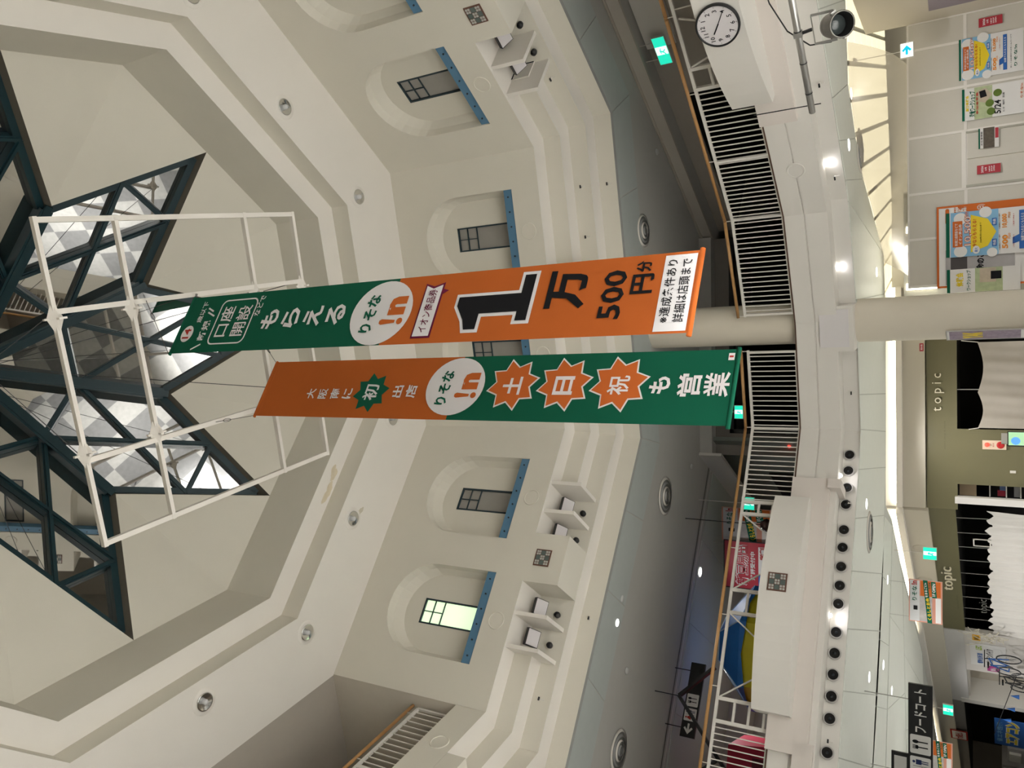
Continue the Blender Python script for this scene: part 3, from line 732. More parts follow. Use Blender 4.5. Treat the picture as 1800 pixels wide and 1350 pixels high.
for i in range(60):
    if i % 5 == 0:
        a = R_(6*i); MB().bar((.25*math.cos(a), -.048, .25*math.sin(a)), (.265*math.cos(a), -.048, .265*math.sin(a)), .004, .004, (0, 1, 0)).build('minute_mark', PRINTK, cl)
def hand(ang, l, w, name):
    a = R_(90-ang); b = MB(); b.bar((-.03*math.cos(a), -.053, -.03*math.sin(a)), (l*math.cos(a), -.053, l*math.sin(a)), .003, w, (-math.sin(a), 0, math.cos(a))); b.build(name, PRINTK, cl)
hand(303, .13, .017, 'hour_hand'); hand(121, .21, .010, 'minute_hand')

# stage spotlight hanging on a pipe
p0, p1 = Vector((4.42, 9.57, 3.6)), Vector((3.46, 10.73, 3.6))
d_ = (p0-p1).normalized(); p00 = p0+d_*.9
pipe = thing('hanging_pipe', tuple(p1), 0, 'grey steel batten pipe hung under the clock bay', 'pipe')
MB().tube((0, 0, 0), p00-p1, .042, 14).build('tube', ALU, pipe, True)
for i in range(6):
    q_ = d_*(.28+.42*i); MB().tube(q_-d_*.006, q_+d_*.006, .045, 14).build('tape_band', BLACK, pipe)
MB().tube(d_*.10+Vector((0, 0, -.12)), d_*.10+Vector((0, 0, .72)), .007, 6).build('tie_rod', BLACK, pipe)
MB().tube(-d_*.005, d_*.01, .038, 14).build('end_cap', BLACK, pipe)
MB().box(-.05, .05, -.04, .04, -.05, .05).build('junction_box', BLACK, pipe).location = d_*1.62
clampat = p1+d_*1.08
sp = thing('stage_spotlight', tuple(clampat), math.atan2(d_.y, d_.x), 'black and silver round stage spotlight hanging from the grey pipe', 'spotlight')
MB().box(-.03, .03, -.045, .045, -.05, .05).build('clamp', ALU, sp)
MB().bar((0, 0, -.03), (.02, 0, -.16), .03, .03).build('clamp_arm', BLACK, sp)
MB().bar((-.17, 0, -.17), (.19, 0, -.17), .03, .008).bar((-.17, 0, -.17), (-.17, 0, -.42), .03, .008, (0, 1, 0)).bar((.19, 0, -.17), (.19, 0, -.42), .03, .008, (0, 1, 0)).build('yoke', ALU, sp)
# can pointing down towards the viewer
canax = Vector((.10, -.62, -.55)).normalized(); cc = Vector((.01, 0, -.42))
rot = Vector((0, 0, -1)).rotation_difference(Vector((.35, -.75, -.55)).normalized()).to_matrix().to_4x4()
def rl(o): o.matrix_local = Matrix.Translation(cc) @ rot; return o
rl(MB().lathe([(0, .17), (.09, .17), (.135, .12), (.145, .05), (.145, -.15), (.152, -.15), (.152, -.17), (.135, -.17)], 28).build('lamp_can', mat('worn_black_silver', (.20, .19, .17), .35, metal=.6, noise=.2, nscale=20), sp, True))
rl(MB().lathe([(.138, -.168), (.135, -.05), (.10, .03), (0, .05)], 28).build('inner_reflector', BLACK, sp, True))
rl(MB().lathe([(0, -.06), (.06, -.05), (.11, -.02)], 24).build('lens', mat('dark_lens', (.05, .06, .06), .08, spec=.8), sp, True))
rl(MB().box(-.17, -.14, -.03, .03, -.12, -.06).box(.14, .17, -.03, .03, -.12, -.06).build('filter_clip', ALU, sp))
b = MB(); pts = [Vector((-.1, .05, -.36)), Vector((-.22, .06, -.34)), Vector((-.2, .05, -.1)), Vector((.05, .03, .12)), Vector((.45, 0, .25)), Vector((.8, 0, .3))]
for a_, c in zip(pts[:-1], pts[1:]): b.tube(a_, c, .008, 6)
b.build('power_cord', BLACK, sp, True)

# ------------------------------------------------------------------ second-floor ceiling and surroundings
b = MB(); b.holes([[(*p, 7.8) for p in BX], ring(R3s, 7.8)]); c2 = struct(b.build('ceiling', GREYC))
for k in range(8):
    a0, a1 = corner(R3s+.05, k+1), corner(R3s+.05, k); o0, o1 = corner(R3s+1.08, k+1), corner(R3s+1.08, k)
    cpanels((a0, a1), (o0, o1), 4, 7.8, PANELC, c2, .008)
struct(band(R3s+.0, 7.80, R3s+.05, 7.775, 'trim_10', mat('grey_edge_trim', (.25, .25, .24), .5)))
def diffuser(x, y, z, r, label):
    t = thing('air_diffuser', (x, y, z), 0, label, 'air diffuser', 'round ceiling air diffusers')
    for i, rr in enumerate((1, .74, .5, .26)):
        MB().lathe([(r*rr*.86, -.02-.012*i), (r*rr, -.012*i), (r*rr*.98, .0)], 32).build('cone_ring', WHITEM if i % 2 == 0 else mat('grey_cone', (.3, .3, .29), .5), t, True)
    MB().lathe([(0, -.05), (r*.12, -.05), (r*.14, -.03), (r*.86, -.004)], 32).build('back_plate', mat('dark_grey_cone', (.14, .14, .13), .6), t, True)
diffuser(3.14, 15.42, 7.79, .34, 'round grey air diffuser in the dark upper ceiling, right of the orange banner')
diffuser(-2.47, 16.58, 7.79, .42, 'large round grey air diffuser in the dark upper ceiling left of the green banner')
diffuser(-7.0, 14.0, 7.79, .40, 'round grey air diffuser in the upper ceiling at the far left')
diffuser(4.37, 16.29, ZS-.015, .42, 'round air diffuser in the white ceiling under the right balcony')
diffuser(-3.0, 17.27, ZS-.015, .42, 'round air diffuser in the white ceiling beyond the air nozzles')
def small(x, y, z, nm, label, cat, prof_, m_, grp):
    t = thing(nm, (x, y, z), 0, label, cat, grp); MB().lathe(prof_, 20).build('body', m_, t, True); return t
for i, (x, y, w_) in enumerate(((4.95, 16.2, 'right of the round diffuser'), (-1.98, 18.33, 'behind the large diffuser'), (-4.15, 14.2, 'by the lit panel'), (-5.6, 14.4, 'left of the lit panel'))):
    small(x, y, 7.795, 'smoke_detector', 'small white disc in the dark upper ceiling '+w_, 'detector', [(0, -.03), (.05, -.028), (.07, -.01), (.07, 0)], mat('off_white_plastic', (.5, .5, .48), .5), 'discs in the upper ceiling')
# one lit lamp in the upper ceiling and one in the far strip
for (x, y, z, w_, pw, r_) in ((-4.55, 13.95, 7.78, 'in the grey panel strip above the food court sign', 10, .05), (-4.6, 18.9, 7.78, 'in the pale ceiling beyond the double groove', 12, .09)):
    t = thing('lit_downlight', (x, y, z), 0, 'bright round ceiling lamp '+w_, 'ceiling lamp'); MB().lathe([(0, -.008), (r_, -.008), (r_+.02, 0)], 20).build('lens', DOWN, t)
    area((x, y, z-.03), (0, 0, 0), r_*2, pw, NEUT, spread=150)
for i, (x, y, w_) in enumerate(((5.14, 15.29, 'beside the arrow sign rod'), (2.35, 18.68, 'between the column and the draped sheet'), (-2.39, 16.9, 'above the shop with the olive front'), (-5.85, 17.13, 'above the hanging shop poster'), (4.15, 15.0, 'right next to the big diffuser'), (-4.6, 20.3, 'near the start of the light cove'), (-7.4, 21.0, 'by the far left cove'), (-6.3, 19.4, 'over the food court sign'))):
    small(x, y, ZS-.012, 'lit_downlight', 'bright oval downlight in the white ground floor ceiling '+w_, 'ceiling lamp', [(0, -.006), (.085, -.006), (.105, 0)], DOWN, 'downlights of the ground floor ceiling')
# double groove and pale panels on the far left of the upper ceiling
g0, g1 = Vector((-1.9, 19.75)), Vector((-12.5, 13.75)); gd = (g1-g0).normalized(); gn = Vector((gd.y, -gd.x)); gn = gn if gn.y > 0 else -gn
for o_ in (0, .16):
    b = MB(); a_, c = g0+gn*o_, g1+gn*o_; b.add([(*a_, 7.79), (*c, 7.79), (*(c+gn*.06), 7.79), (*(a_+gn*.06), 7.79)], [(0, 1, 2, 3)]); struct(b.build('trim_%d' % (40+int(o_*10)), GAP if o_ == 0 else mat('groove_grey', (.6, .58, .55), .5)))
cpanels((tuple(g0+gn*.4), tuple(g1+gn*.4)), (tuple(g0+gn*3.2), tuple(g1+gn*3.2)), 6, 7.8, mat('pale_green_panel', (.42, .46, .42), .5), c2, .005)
# bulkhead on the right and its dark shop front
ba, bb_ = (3.52, 19.2), (9.6, 9.5); bra = math.atan2(bb_[1]-ba[1], bb_[0]-ba[0]); bl = math.dist(ba, bb_)
wr = sempty('wall_shopside', (*ba, 0), bra)
MB().box(-.3, bl, 0, .07, 7.52, 7.8).build('bulkhead', mat('tan_bulkhead', (.50, .46, .40), .7), wr)
MB().tube((-.3, 0, 7.78), (bl, 0, 7.78), .035, 8).build('bulkhead_bead', mat('tan_bead', (.40, .36, .30), .6), wr)
MB().box(-.3, bl, .07, .5, 7.52, 7.56).build('bulkhead_soffit', GREYC, wr)
xo = bl-4.6-2.9
sx1 = 3.95
MB().box(sx1, bl, .5, .6, 4.8, 7.56).build('wall_face', GREYW, wr)
MB().box(-.3, sx1, .5, .6, 7.12, 7.56).build('wall_face', GREYW, wr)
MB().box(sx1+1.3, bl, .38, .5, 6.9, 7.5).build('box_casing', PLASTERW, wr)
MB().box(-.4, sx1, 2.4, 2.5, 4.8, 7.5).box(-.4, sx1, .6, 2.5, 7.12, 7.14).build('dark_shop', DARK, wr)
# front wall on the second floor
wf = sempty('wall_front_shops', (3.52, 19.0, 0), 0)
MB().box(-5.28, 0, 0, .07, 7.5, 7.8).build('bulkhead', GREYC, wf)
MB().box(-5.28, 0, .07, .5, 7.5, 7.54).build('bulkhead_soffit', GREYC, wf)
MB().box(-5.28, -4.75, .3, .5, 4.8, 7.54).build('wall_face', mat('dim_wall_face', (.22, .20, .18), .8), wf)
MB().box(-4.75, 0, .3, .5, 7.15, 7.54).build('wall_face', mat('dim_wall_face', (.22, .20, .18), .8), wf)
MB().box(-4.75, -4.65, .28, .5, 4.8, 7.15).box(-4.75, 0, .28, .5, 7.05, 7.15).build('shop_frame', BLACK, wf)
MB().box(-4.7, .3, 2.6, 2.7, 4.8, 7.2).build('dark_shop', DARK, wf)
# bulkhead running away to the left
wa = math.atan2(31-18.9, -7.9+1.76)
wl = sempty('wall_corridor', (-1.76, 18.9, 0), wa)
MB().box(0, 14, -.07, 0, 7.25, 7.8).build('bulkhead', mat('pale_bulkhead', (.62, .60, .55), .6), wl)
MB().box(0, 14, -.5, -.4, 4.8, 7.6).build('wall_face', mat('green_grey_glass_wall', (.20, .22, .20), .3), wl)
MB().box(2, 14, -.39, -.37, 4.8, 6.6).build('dark_glass', BLACK, wl)
wq = math.atan2(24.2-17.2, -4.9+17.0)
w2l = sempty('wall_tenant', (-17.0, 17.2, 0), wq)
MB().box(0, 14.0, 0, .1, 4.8, 7.8).build('wall_face', mat('grey_tenant_wall', (.46, .44, .40), .8, noise=.03), w2l)
MB().box(0, 14.0, -.6, 0, 7.25, 7.8).build('bulkhead', mat('grey_tenant_bulkhead', (.50, .48, .44), .8), w2l)
for x in (3.2, 6.6, 10.0): MB().box(x-.06, x+.06, -.06, 0, 4.8, 7.25).build('pilaster', MATS['grey_tenant_bulkhead'], w2l)
area((-7.2, 19.3, 7.7), (0, 0, 0), .3, 70, NEUT, spread=160)  # added light without a fixture, brightens the grey wall and the tents
# far back closing walls
b = MB(); b.box(-26, 16, 45.8, 46, 0, 12); struct(b.build('wall_back_far', GREYW))
b = MB(); b.box(-26.1, -26, -14, 46, 0, 12); struct(b.build('wall_left_far', GREYW))
b = MB(); b.box(16, 16.1, -14, 46, 0, 12); struct(b.build('wall_right_far', GREYW))
b = MB(); b.box(-26, 16, -14.1, -14, 0, 12); struct(b.build('wall_behind', PLASTERW))

# ------------------------------------------------------------------ signs and posters
def sign_box(name, loc, rzv, w, h, dep, label, cat, body):
    t = thing(name, loc, rzv, label, cat); MB().box(-w/2, w/2, 0, dep, -h/2, h/2).build('housing', body, t); return t
def exit_sign(loc, rzv, w, h, label, rods=None):
    t = sign_box('exit_sign', loc, rzv, w, h, .06, label, 'exit sign', WHITEM)
    shape(rect(-w/2+.01, w/2-.01, -h/2+.01, h/2-.01), SIGNG, t, -.004, 'green_face')
    shape(rect(-w*.13, w*.16, -h/2+.015, h/2-.015), SIGNW, t, -.007, 'doorway')
    # running figure
    b = MB(); q = lambda x, z: (x*w*.9, -.010, z*h*.9)
    for a_, c, wd in ((q(.02, .15), q(-.04, -.1), .03), (q(-.04, -.1), q(.06, -.3), .022), (q(-.04, -.1), q(-.14, -.28), .022), (q(.02, .15), q(.12, .02), .018), (q(.02, .15), q(-.1, .08), .018)):
        b.bar(a_, c, .002, wd*h/.25, (0, 0, 1) if False else (.3, 0, 1))
    b.build('running_figure', SIGNG, t)
    if rods:
        for x in (-w*.3, w*.3) if rods > 0 else (0,):
            MB().tube((x, .03, h/2), (x, .03, h/2+abs(rods)), .008, 6).build('rod', WHITEM, t)
    return t
exit_sign((6.45, 14.75, 7.12), bra, .62, .26, 'lit green exit sign hanging by the dark upper right shop wall', .35)
exit_sign((-.66, 17.8, 6.52), 0, .30, .20, 'small lit green exit sign just beside the green banner foot', -1.18)
exit_sign((-2.84, 18.83, 6.6), 0, .30, .30, 'lit green exit sign behind the balcony railing near the posters', -1.1)
exit_sign((-4.15, 21.6, 3.0), 0, .30, .30, 'turquoise exit sign in front of the olive shop fascia', -.75)
exit_sign((-10.6, 29.2, 3.0), R_(-10), .36, .30, 'small turquoise exit sign down the ground floor mall at the left', -.75)
# arrow sign
t = sign_box('direction_sign', (5.83, 15.6, 2.92), R_(-8), .26, .22, .09, 'lit white sign with a blue arrow on a rod', 'sign', WHITEM)
shape(rect(-.115, .115, -.095, .095), SIGNW, t, -.004, 'face')
shape([(.08, 0), (.0, .08), (-.03, .05), (.005, .02), (-.08, .02), (-.08, -.02), (.005, -.02), (-.03, -.05), (0, -.08)], SIGNC, t, -.008, 'arrow')
MB().tube((0, .045, .11), (0, .045, .86), .007, 6).build('rod', WHITEM, t); MB().lathe([(0, .80), (.05, .84), (.06, .88)], 16, (0, .045, 0)).build('canopy', WHITEM, t, True)

def poster(loc, rzv, w, h, label, cat='poster', board=PAPER, th=.01, name='poster', grp=None):
    t = thing(name, loc, rzv, label, cat, grp); MB().box(-w/2, w/2, 0, th, -h/2, h/2).build('sheet', board, t); return t
def sale_poster(loc, w, h, label):
    t = poster(loc, 0, w, h, label)
    g = lambda x0, x1, z0, z1: rect(x0*w-w/2, x1*w-w/2, z0*h-h/2, z1*h-h/2)
    P_ = lambda x, z: (x*w-w/2, z*h-h/2)
    shape(g(0, 1, .965, 1), PRINTG, t, -.003, 'green_header')
    shape(g(.0, 1, .50, .955), SKYP, t, -.003, 'sky_print')
    for cx, cz, r in ((.12, .86, .13), (.85, .86, .13), (.95, .62, .12), (.05, .56, .1)):
        shape(circ(cx*w-w/2, cz*h-h/2, r*w, 20), PAPER, t, -.005, 'cloud')
    shape([P_(.5, .52), P_(.80, .60), P_(.92, .76), P_(.08, .76), P_(.2, .60)], YELP, t, -.006, 'yellow_arrow')
    shape(g(.22, .80, .84, .935), PRINTO, t, -.007, 'orange_block')
    text('新規口座開設などで', 0, .90*h-h/2, w*.5, h*.03, PAPER, t, -.010)
    text('イオン商品券', 0, .862*h-h/2, w*.46, h*.03, PAPER, t, -.010)
    text('10,500', .06*w, .785*h-h/2, w*.66, h*.080, PRINTO, t, -.012, .05)
    text('10,500', .06*w, .785*h-h/2, w*.645, h*.070, PAPER, t, -.015, -.004)
    text('円分', .42*w, .80*h-h/2, w*.15, h*.04, PRINTO, t, -.012, .02)
    text('今ならもらえる!', 0, .725*h-h/2, w*.62, h*.042, PRINTO, t, -.011, .03)
    text('2026年5月31日(土)まで', 0, .665*h-h/2, w*.45, h*.02, PRINTK, t, -.011)
    shape(circ(-.37*w, .71*h-h/2, .09*w, 20, .035*h), PAPER, t, -.012, 'badge'); text('最大', -.37*w, .71*h-h/2, w*.1, h*.03, BLUEP, t, -.014)
    for x, s1, s2 in ((.26, '500', '円分'), (.72, '10,000', '円分')):
        shape(g(x-.08, x+.08, .515, .56), BLUEP, t, -.008, 'tag'); text('特典', x*w-w/2, .537*h-h/2, w*.12, h*.03, PAPER, t, -.010)
        text(s1, x*w-w/2, .44*h-h/2, w*.30, h*.055, ORP, t, -.006, .04); text(s2, (x+.12)*w-w/2, .40*h-h/2, w*.13, h*.025, ORP, t, -.008, .02)
        text('口座開設とアプリ登録', x*w-w/2, .49*h-h/2, w*.33, h*.014, PRINTK, t, -.006)
        text('ご利用条件あり', x*w-w/2, .36*h-h/2, w*.28, h*.014, PRINTR, t, -.006)
    shape([P_(.08, .25), P_(.92, .25), P_(.92, .31), P_(.40, .31), P_(.34, .37), P_(.20, .37), P_(.24, .31), P_(.08, .31)], BLUEP, t, -.006, 'blue_ribbon')
    text('抽選でもれなくもらえる', .05*w, .28*h-h/2, w*.6, h*.03, PAPER, t, -.009)
    text('りそな!n', -.12*w, .12*h-h/2, w*.5, h*.05, PRINTG, t, -.006, .02)
    text('詳しくは店頭またはホームページで', 0, .19*h-h/2, w*.8, h*.02, PRINTK, t, -.006)
    return t
HY = 16.5
def sheet_mesh(name, top, bot, nu, nv, m_, wav=.03, parent=None, seed=1, sag=0, fold=9):
    rd = random.Random(seed); V = []; Fc = []
    for i in range(nu+1):
        for j in range(nv+1):
            u, v = i/nu, j/nv
            def cu(L, t):
                k = min(int(t*(len(L)-1)), len(L)-2); f = t*(len(L)-1)-k; return Vector(L[k])*(1-f)+Vector(L[k+1])*f
            p = cu(top, u)*(1-v)+cu(bot, u)*v
            w_ = wav*(math.sin(u*fold*6.28+2*v)+.5*math.sin(u*fold*2.6*6.28+1+3*v))*(.3+.7*math.sin(math.pi*v)**.5 if sag else (.25+.75*v))
            p = p+Vector((0, -w_, -sag*math.sin(math.pi*v)))
            V.append(tuple(p))
    for i in range(nu):
        for j in range(nv):
            a = i*(nv+1)+j; Fc.append((a, a+nv+1, a+nv+2, a+1))
    return link(name, V, Fc, m_, parent, True)
# hoarding (construction wall) on the ground floor
ho = sempty('wall_hoarding', (0, HY, 0), 0)
xs = [1.75, 2.62, 3.46, 4.50, 5.30, 6.12, 6.62]
ZH = 2.97
for i in range(len(xs)-1):
    x0, x1 = xs[i]+.022, xs[i+1]-.022
    if i == 2: continue
    MB().box(x0, x1, 0, .03, 2.08, ZH).build('panel', HOARD, ho); MB().box(x0, x1, 0, .03, 0, 2.03).build('panel', HOARD, ho)
MB().box(xs[2]+.022, xs[3]-.022, 0, .03, 2.12, ZH).build('panel', HOARD, ho)
for x in xs: MB().box(x-.022, x+.022, -.012, .03, 0, ZH).build('joint_strip', HTRIM, ho)
for i in range(len(xs)-1):
    MB().box(xs[i]+.022, xs[i+1]-.022, -.008, .03, 2.03, 2.08).build('joint_strip', HTRIM, ho)
MB().box(xs[2], xs[3], -.02, .03, 2.05, 2.12).build('door_head', HTRIM, ho)
MB().box(xs[0]-.02, xs[-1], 0, .04, ZH, ZH+.03).build('top_rail', HTRIM, ho)
dr = sempty('door_1', ((xs[2]+xs[3])/2, HY, 0), 0)
MB().box(-.46, .0, -.005, .03, 0, 2.04).build('leaf', HOARD, dr); MB().box(.012, .47, -.005, .03, 0, 2.04).build('leaf', HOARD, dr)
MB().box(-.5, -.46, -.03, .03, 0, 2.05).box(.47, .5, -.03, .03, 0, 2.05).build('frame', mat('door_edge_grey', (.40, .38, .32), .5), dr)
# right return wall and sheet
MB().box(6.62, 6.66, -2.6, 0, 0, 3.7).build('return_wall', mat('beige_return', (.55, .50, .42), .6), ho)
sh = thing('dust_sheet', (6.6, 15.4, 0), 0, 'grey violet dust sheet hanging at the upper right beside the hoarding', 'dust sheet')
o = sheet_mesh('cloth', [(0, -.55, 2.56), (0, .62, 2.60)], [(0, -.55, 1.4), (0, .62, 1.55)], 20, 6, PURPLE, .02, sh, 4); o.rotation_euler = (0, 0, 0)
# draped sheer sheet over the lit zone
ds = thing('sheer_sheet', (4, 16, 0), 0, 'sheer white protective sheet draped from the ceiling down to the hoarding top', 'protective sheet')
top = [(7.0, 14.75, 3.78), (5.9, 14.85, 3.78), (5.17, 14.99, 3.78), (4.55, 15.7, 3.78), (4.0, 16.42, 3.78), (3.75, 17.35, 3.78), (3.46, 18.27, 3.78), (3.1, 19.1, 3.78), (2.72, 20.0, 3.78)]
bot = [(6.3, 16.48, 3.0), (5.9, 16.48, 3.0), (5.4, 16.48, 3.0), (4.75, 16.48, 3.0), (4.1, 16.48, 3.0), (3.6, 16.5, 3.0), (3.0, 16.9, 3.05), (2.5, 17.8, 3.05), (1.95, 18.8, 3.02)]
o = sheet_mesh('cloth', [(x-4, y-16, z) for x, y, z in top[1:]], [(x-4, y-16, z) for x, y, z in bot[1:]], 72, 12, SHEER, .03, ds, 2, .13, 5)
# luminous ceiling seen through it
lum = thing('luminous_ceiling', (4.5, 18, 0), R_(-18), 'warm glowing ceiling of square panels behind the sheer white sheet', 'light ceiling')
EDGE = [(.94, 20.34), (2.88, 20.01), (3.48, 18.27), (4.02, 16.42), (5.19, 14.97), (6.58, 14.73), (11, 14.6)]
def edge_y(x):
    for (xa, ya), (xb, yb) in zip(EDGE[:-1], EDGE[1:]):
        if xa <= x <= xb: return ya+(yb-ya)*(x-xa)/(xb-xa)
    return 99
for i in range(13):
    for j in range(10):
        x0, y0 = -4.6+i*.66, -4.1+j*.9
        def wp(a_, b_): return (4.5+a_*math.cos(R_(18))+b_*math.sin(R_(18)), 18-a_*math.sin(R_(18))+b_*math.cos(R_(18)))
        if any(q_[1] < edge_y(q_[0])+.05 for q_ in (wp(x0+.05, y0+.04), wp(x0+.61, y0+.04), wp(x0+.05, y0+.86), wp(x0+.61, y0+.86))): continue
        MB().box(x0+.05, x0+.61, y0+.04, y0+.86, 3.93, 3.95).build('panel', LUM, lum)
MB().box(-2.2, 3.8, 2.6, 5.1, 3.96, 4.0).box(-.2, 3.8, -.8, 2.6, 3.96, 4.0).build('carrier', mat('grey_grid', (.45, .44, .40), .6), lum)
struct(MB().box(2.45, 12, 23.0, 23.1, 0, 4.2).build('wall_behind_hoarding', PLASTERW))
# wall behind with shelf light bars, visible left of the sheet
sb = thing('light_rack', (2.6, 19.6, 0), 0, 'row of white lit bars behind the hoarding next to the column', 'light rack')
for i in range(5):
    MB().box(-1.0+.42*i, -.86+.42*i, 0, .05, 2.7, 3.3).build('lit_bar', GLOW, sb)
MB().box(-1.2, 1.6, .06, .1, 0, 3.35).build('back_board', mat('olive_grey_board', (.18, .17, .13), .6), sb)
# hoarding posters
sale_poster((5.77, HY-.04, 1.66), .74, .98, 'colourful sale poster reading 10,500 on the hoarding panel farthest right')
t = poster((4.95, HY-.04, 1.62), 0, .57, .97, 'green headed dinosaur workshop poster dated 5/24 on the white hoarding')
w, h = .57, .97
shape(rect(-w/2, w/2, h/2-.04, h/2), PRINTG, t, -.003, 'header')
shape(rect(-w/2, w/2, .02, h/2-.19), mat('pale_green_photo', (.42, .48, .28), .6, noise=.3, nscale=12), t, -.003, 'photo_print')
text('恐竜ワークショップ', -.0, h/2-.16, w*.8, .10, PRINTG, t, -.006, .03)
text('無料体験会', .02, h/2-.08, w*.5, .05, YELP, t, -.006, .04)
text('参加者募集', 0, h/2-.235, w*.7, .035, PRINTR, t, -.006, .02)
for x, z in ((-.18, .04), (-.03, .06), (.13, -.06)): shape(circ(x, z, .065, 20), mat('moss_print', (.10, .16, .02), .6), t, -.006, 'badge')
text('5/24', -.12, -.06, .24, .10, PRINTK, t, -.008, .02)
shape([(.02, .22), (.22, .25), (.25, .12), (.12, .02), (.05, .08), (-.02, .1)], BEIGEP, t, -.005, 'animal_print'); shape([(.08, .2), (.2, .22), (.22, .13), (.1, .1)], PRINTK, t, -.007, 'bag_print')
text('とき  場所  定員', -.05, -.15, .34, .03, PRINTK, t, -.006); text('りそな!n', .1, -.42, .25, .04, PRINTO, t, -.006, .02)
for (x, z, w_) in ((6.37, 1.66, 'on the narrow panel at the far right'), (3.76, 1.70, 'on the left leaf of the hoarding door')):
    t = poster((x, HY-.04, z), 0, .155, .36, 'dark red notice with white letters '+w_, 'notice', RED, name='notice', grp='dark red notices')
    text('2026', 0, .10, .12, .035, PRINTW, t, -.003, .02); text('5月', 0, .045, .06, .03, PRINTW, t, -.003, .02)
    for i in range(3): text(['NEW', 'SHOP', 'OPEN'][i], 0, -.01-.035*i, .10, .022, PRINTW, t, -.003, .02)
t = poster((4.31, HY-.04, 1.70), 0, .36, .31, 'small photo poster with a dark picture on the right door leaf')
shape(rect(-.18, .18, .13, .155), PRINTG, t, -.003, 'header'); shape(rect(-.18, .18, -.09, .08), mat('dark_photo', (.10, .08, .06), .5, noise=.6, nscale=20), t, -.003, 'photo'); shape(rect(-.02, .16, -.15, -.10), RED, t, -.003, 'red_band')
text('お仕事情報', 0, .105, .25, .03, PRINTK, t, -.005)
t = poster((2.43, HY-.06, 1.62), 0, 1.48, 1.80, 'large white shop opening poster with an orange border behind two smaller ones')
w, h = 1.48, 1.80
ringshape(rect(-w/2, w/2, -h/2, h/2), rect(-w/2+.035, w/2-.035, -h/2+.035, h/2-.035), PRINTO, t, -.003, 'border')
shape(rect(w/2-.16, w/2-.03, -.6, .62), PRINTO, t, -.005, 'side_band'); text('店舗', w/2-.085, .52, .10, .20, PAPER, t, -.008, .04); text('(日)', w/2-.08, .2, .10, .12, PAPER, t, -.008, .02)
shape(rrect(w/2-.33, w/2-.05, .70, .76, .03), PRINTO, t, -.005, 'exclamation')
shape(rect(-w/2+.05, -.06, -.3, .76), mat('room_photo', (.40, .38, .38), .5, noise=.3, nscale=3), t, -.005, 'photo'); shape(rect(-.50, -.2, .42, .68), mat('dark_tv_photo', (.06, .05, .05), .4), t, -.007, 'screen_print')
text('でお金のこと', -.35, .22, .62, .13, PRINTK, t, -.009, .05)
sale_poster((2.63, HY-.09, 1.56), .80, 1.62, 'colourful sale poster reading 10,500 stuck over the orange bordered poster')
t = poster((1.80, HY-.085, 1.80), 0, .42, 1.12, 'green headed workshop poster half hidden behind the cream column')
shape(rect(-.21, .21, .51, .56), PRINTG, t, -.003, 'header'); shape(rect(-.21, .21, -.3, .12), mat('pale_green_photo', (.42, .48, .28), .6), t, -.003, 'photo_print'); shape(rect(-.05, .2, -.2, .05), BEIGEP, t, -.005, 'animal_print'); shape(rect(0, .14, -.28, -.12), PRINTK, t, -.007, 'bag_print')
text('体験会', .02, .36, .25, .12, YELP, t, -.006, .04); text('ワークショップ', .0, .22, .36, .07, PRINTG, t, -.006, .02)
# frame on the column
t = poster((.79, 15.80, 1.75), R_(-62), .30, 1.2, 'narrow framed poster strip fixed to the side of the cream column')
shape(rect(-.13, .13, -.5, .55), mat('busy_print', (.30, .24, .30), .5, noise=.5, nscale=14), t, -.003, 'photo'); text('YAK', 0, .2, .2, .3, YELP, t, -.006, .05)
ringshape(rect(-.15, .15, -.6, .6), rect(-.135, .135, -.585, .585), ALU, t, -.006, 'frame')

# ------------------------------------------------------------------ olive-fronted shop on the ground floor
YF = 22.7
sf = sempty('wall_shopfront', (0, YF, 0), 0)
MB().box(-3.2, 2.2, 0, .12, 2.45, 3.13).build('fascia', OLIVE, sf)
MB().box(-3.2, 2.4, -.12, .2, 3.15, 3.72).build('bulkhead', mat('beige_bulkhead', (.60, .555, .47), .6), sf)
MB().box(-3.2, 2.4, -.30, -.12, 3.66, 3.80).build('cove_lip', HTRIM, sf)
MB().box(-3.2, 2.4, -.12, .2, 3.72, 4.2).build('cove_back', PLASTERW, sf)
MB().box(-3.1, 2.4, -.22, -.16, 3.80, 3.88).build('cove_lamp', GLOW, sf)
MB().box(-2.56, -1.19, 0, .15, 0, 2.45).build('side_panel', OLIVE, sf)
MB().box(-2.50, -1.27, -.012, 0, 0, 2.36).build('access_door', OLIVE, sf)
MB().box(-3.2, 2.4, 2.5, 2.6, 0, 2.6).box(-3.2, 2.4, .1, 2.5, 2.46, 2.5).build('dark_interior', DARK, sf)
MB().box(-3.02, -2.86, -.2, .15, 0, 2.5).build('white_post', PLASTERW, sf)
MB().box(-3.02, -2.86, -.21, -.2, 0, 2.5).build('post_cladding', mat('bright_white_cladding', (.8, .77, .75), .4), sf)
MB().box(-.22, -.20, .1, .13, 0, 2.45).build('glass_edge', ALU, sf)
text('t o p i c', -.28, 2.86, .95, .27, mat('cream_letter', (.80, .74, .58), .5), sf, -.05, .0, 'lettering', depth=.03)
text('select shop & more', -1.35, 2.72, .7, .05, mat('dim_olive_letter', (.12, .11, .06), .5), sf, -.005, 0)
nt_ = poster((.86, YF-.131, 3.22), 0, .20, .09, 'tiny red fire sign with white marks beside the column top', 'notice', RED, name='notice')
text('消火栓', 0, 0, .15, .05, PRINTW, nt_, -.004)
c_ = thing('dust_sheet', (0, YF-.08, 0), 0, 'grey dust sheet closing the dark shop entrance under the lettered olive fascia', 'dust sheet')
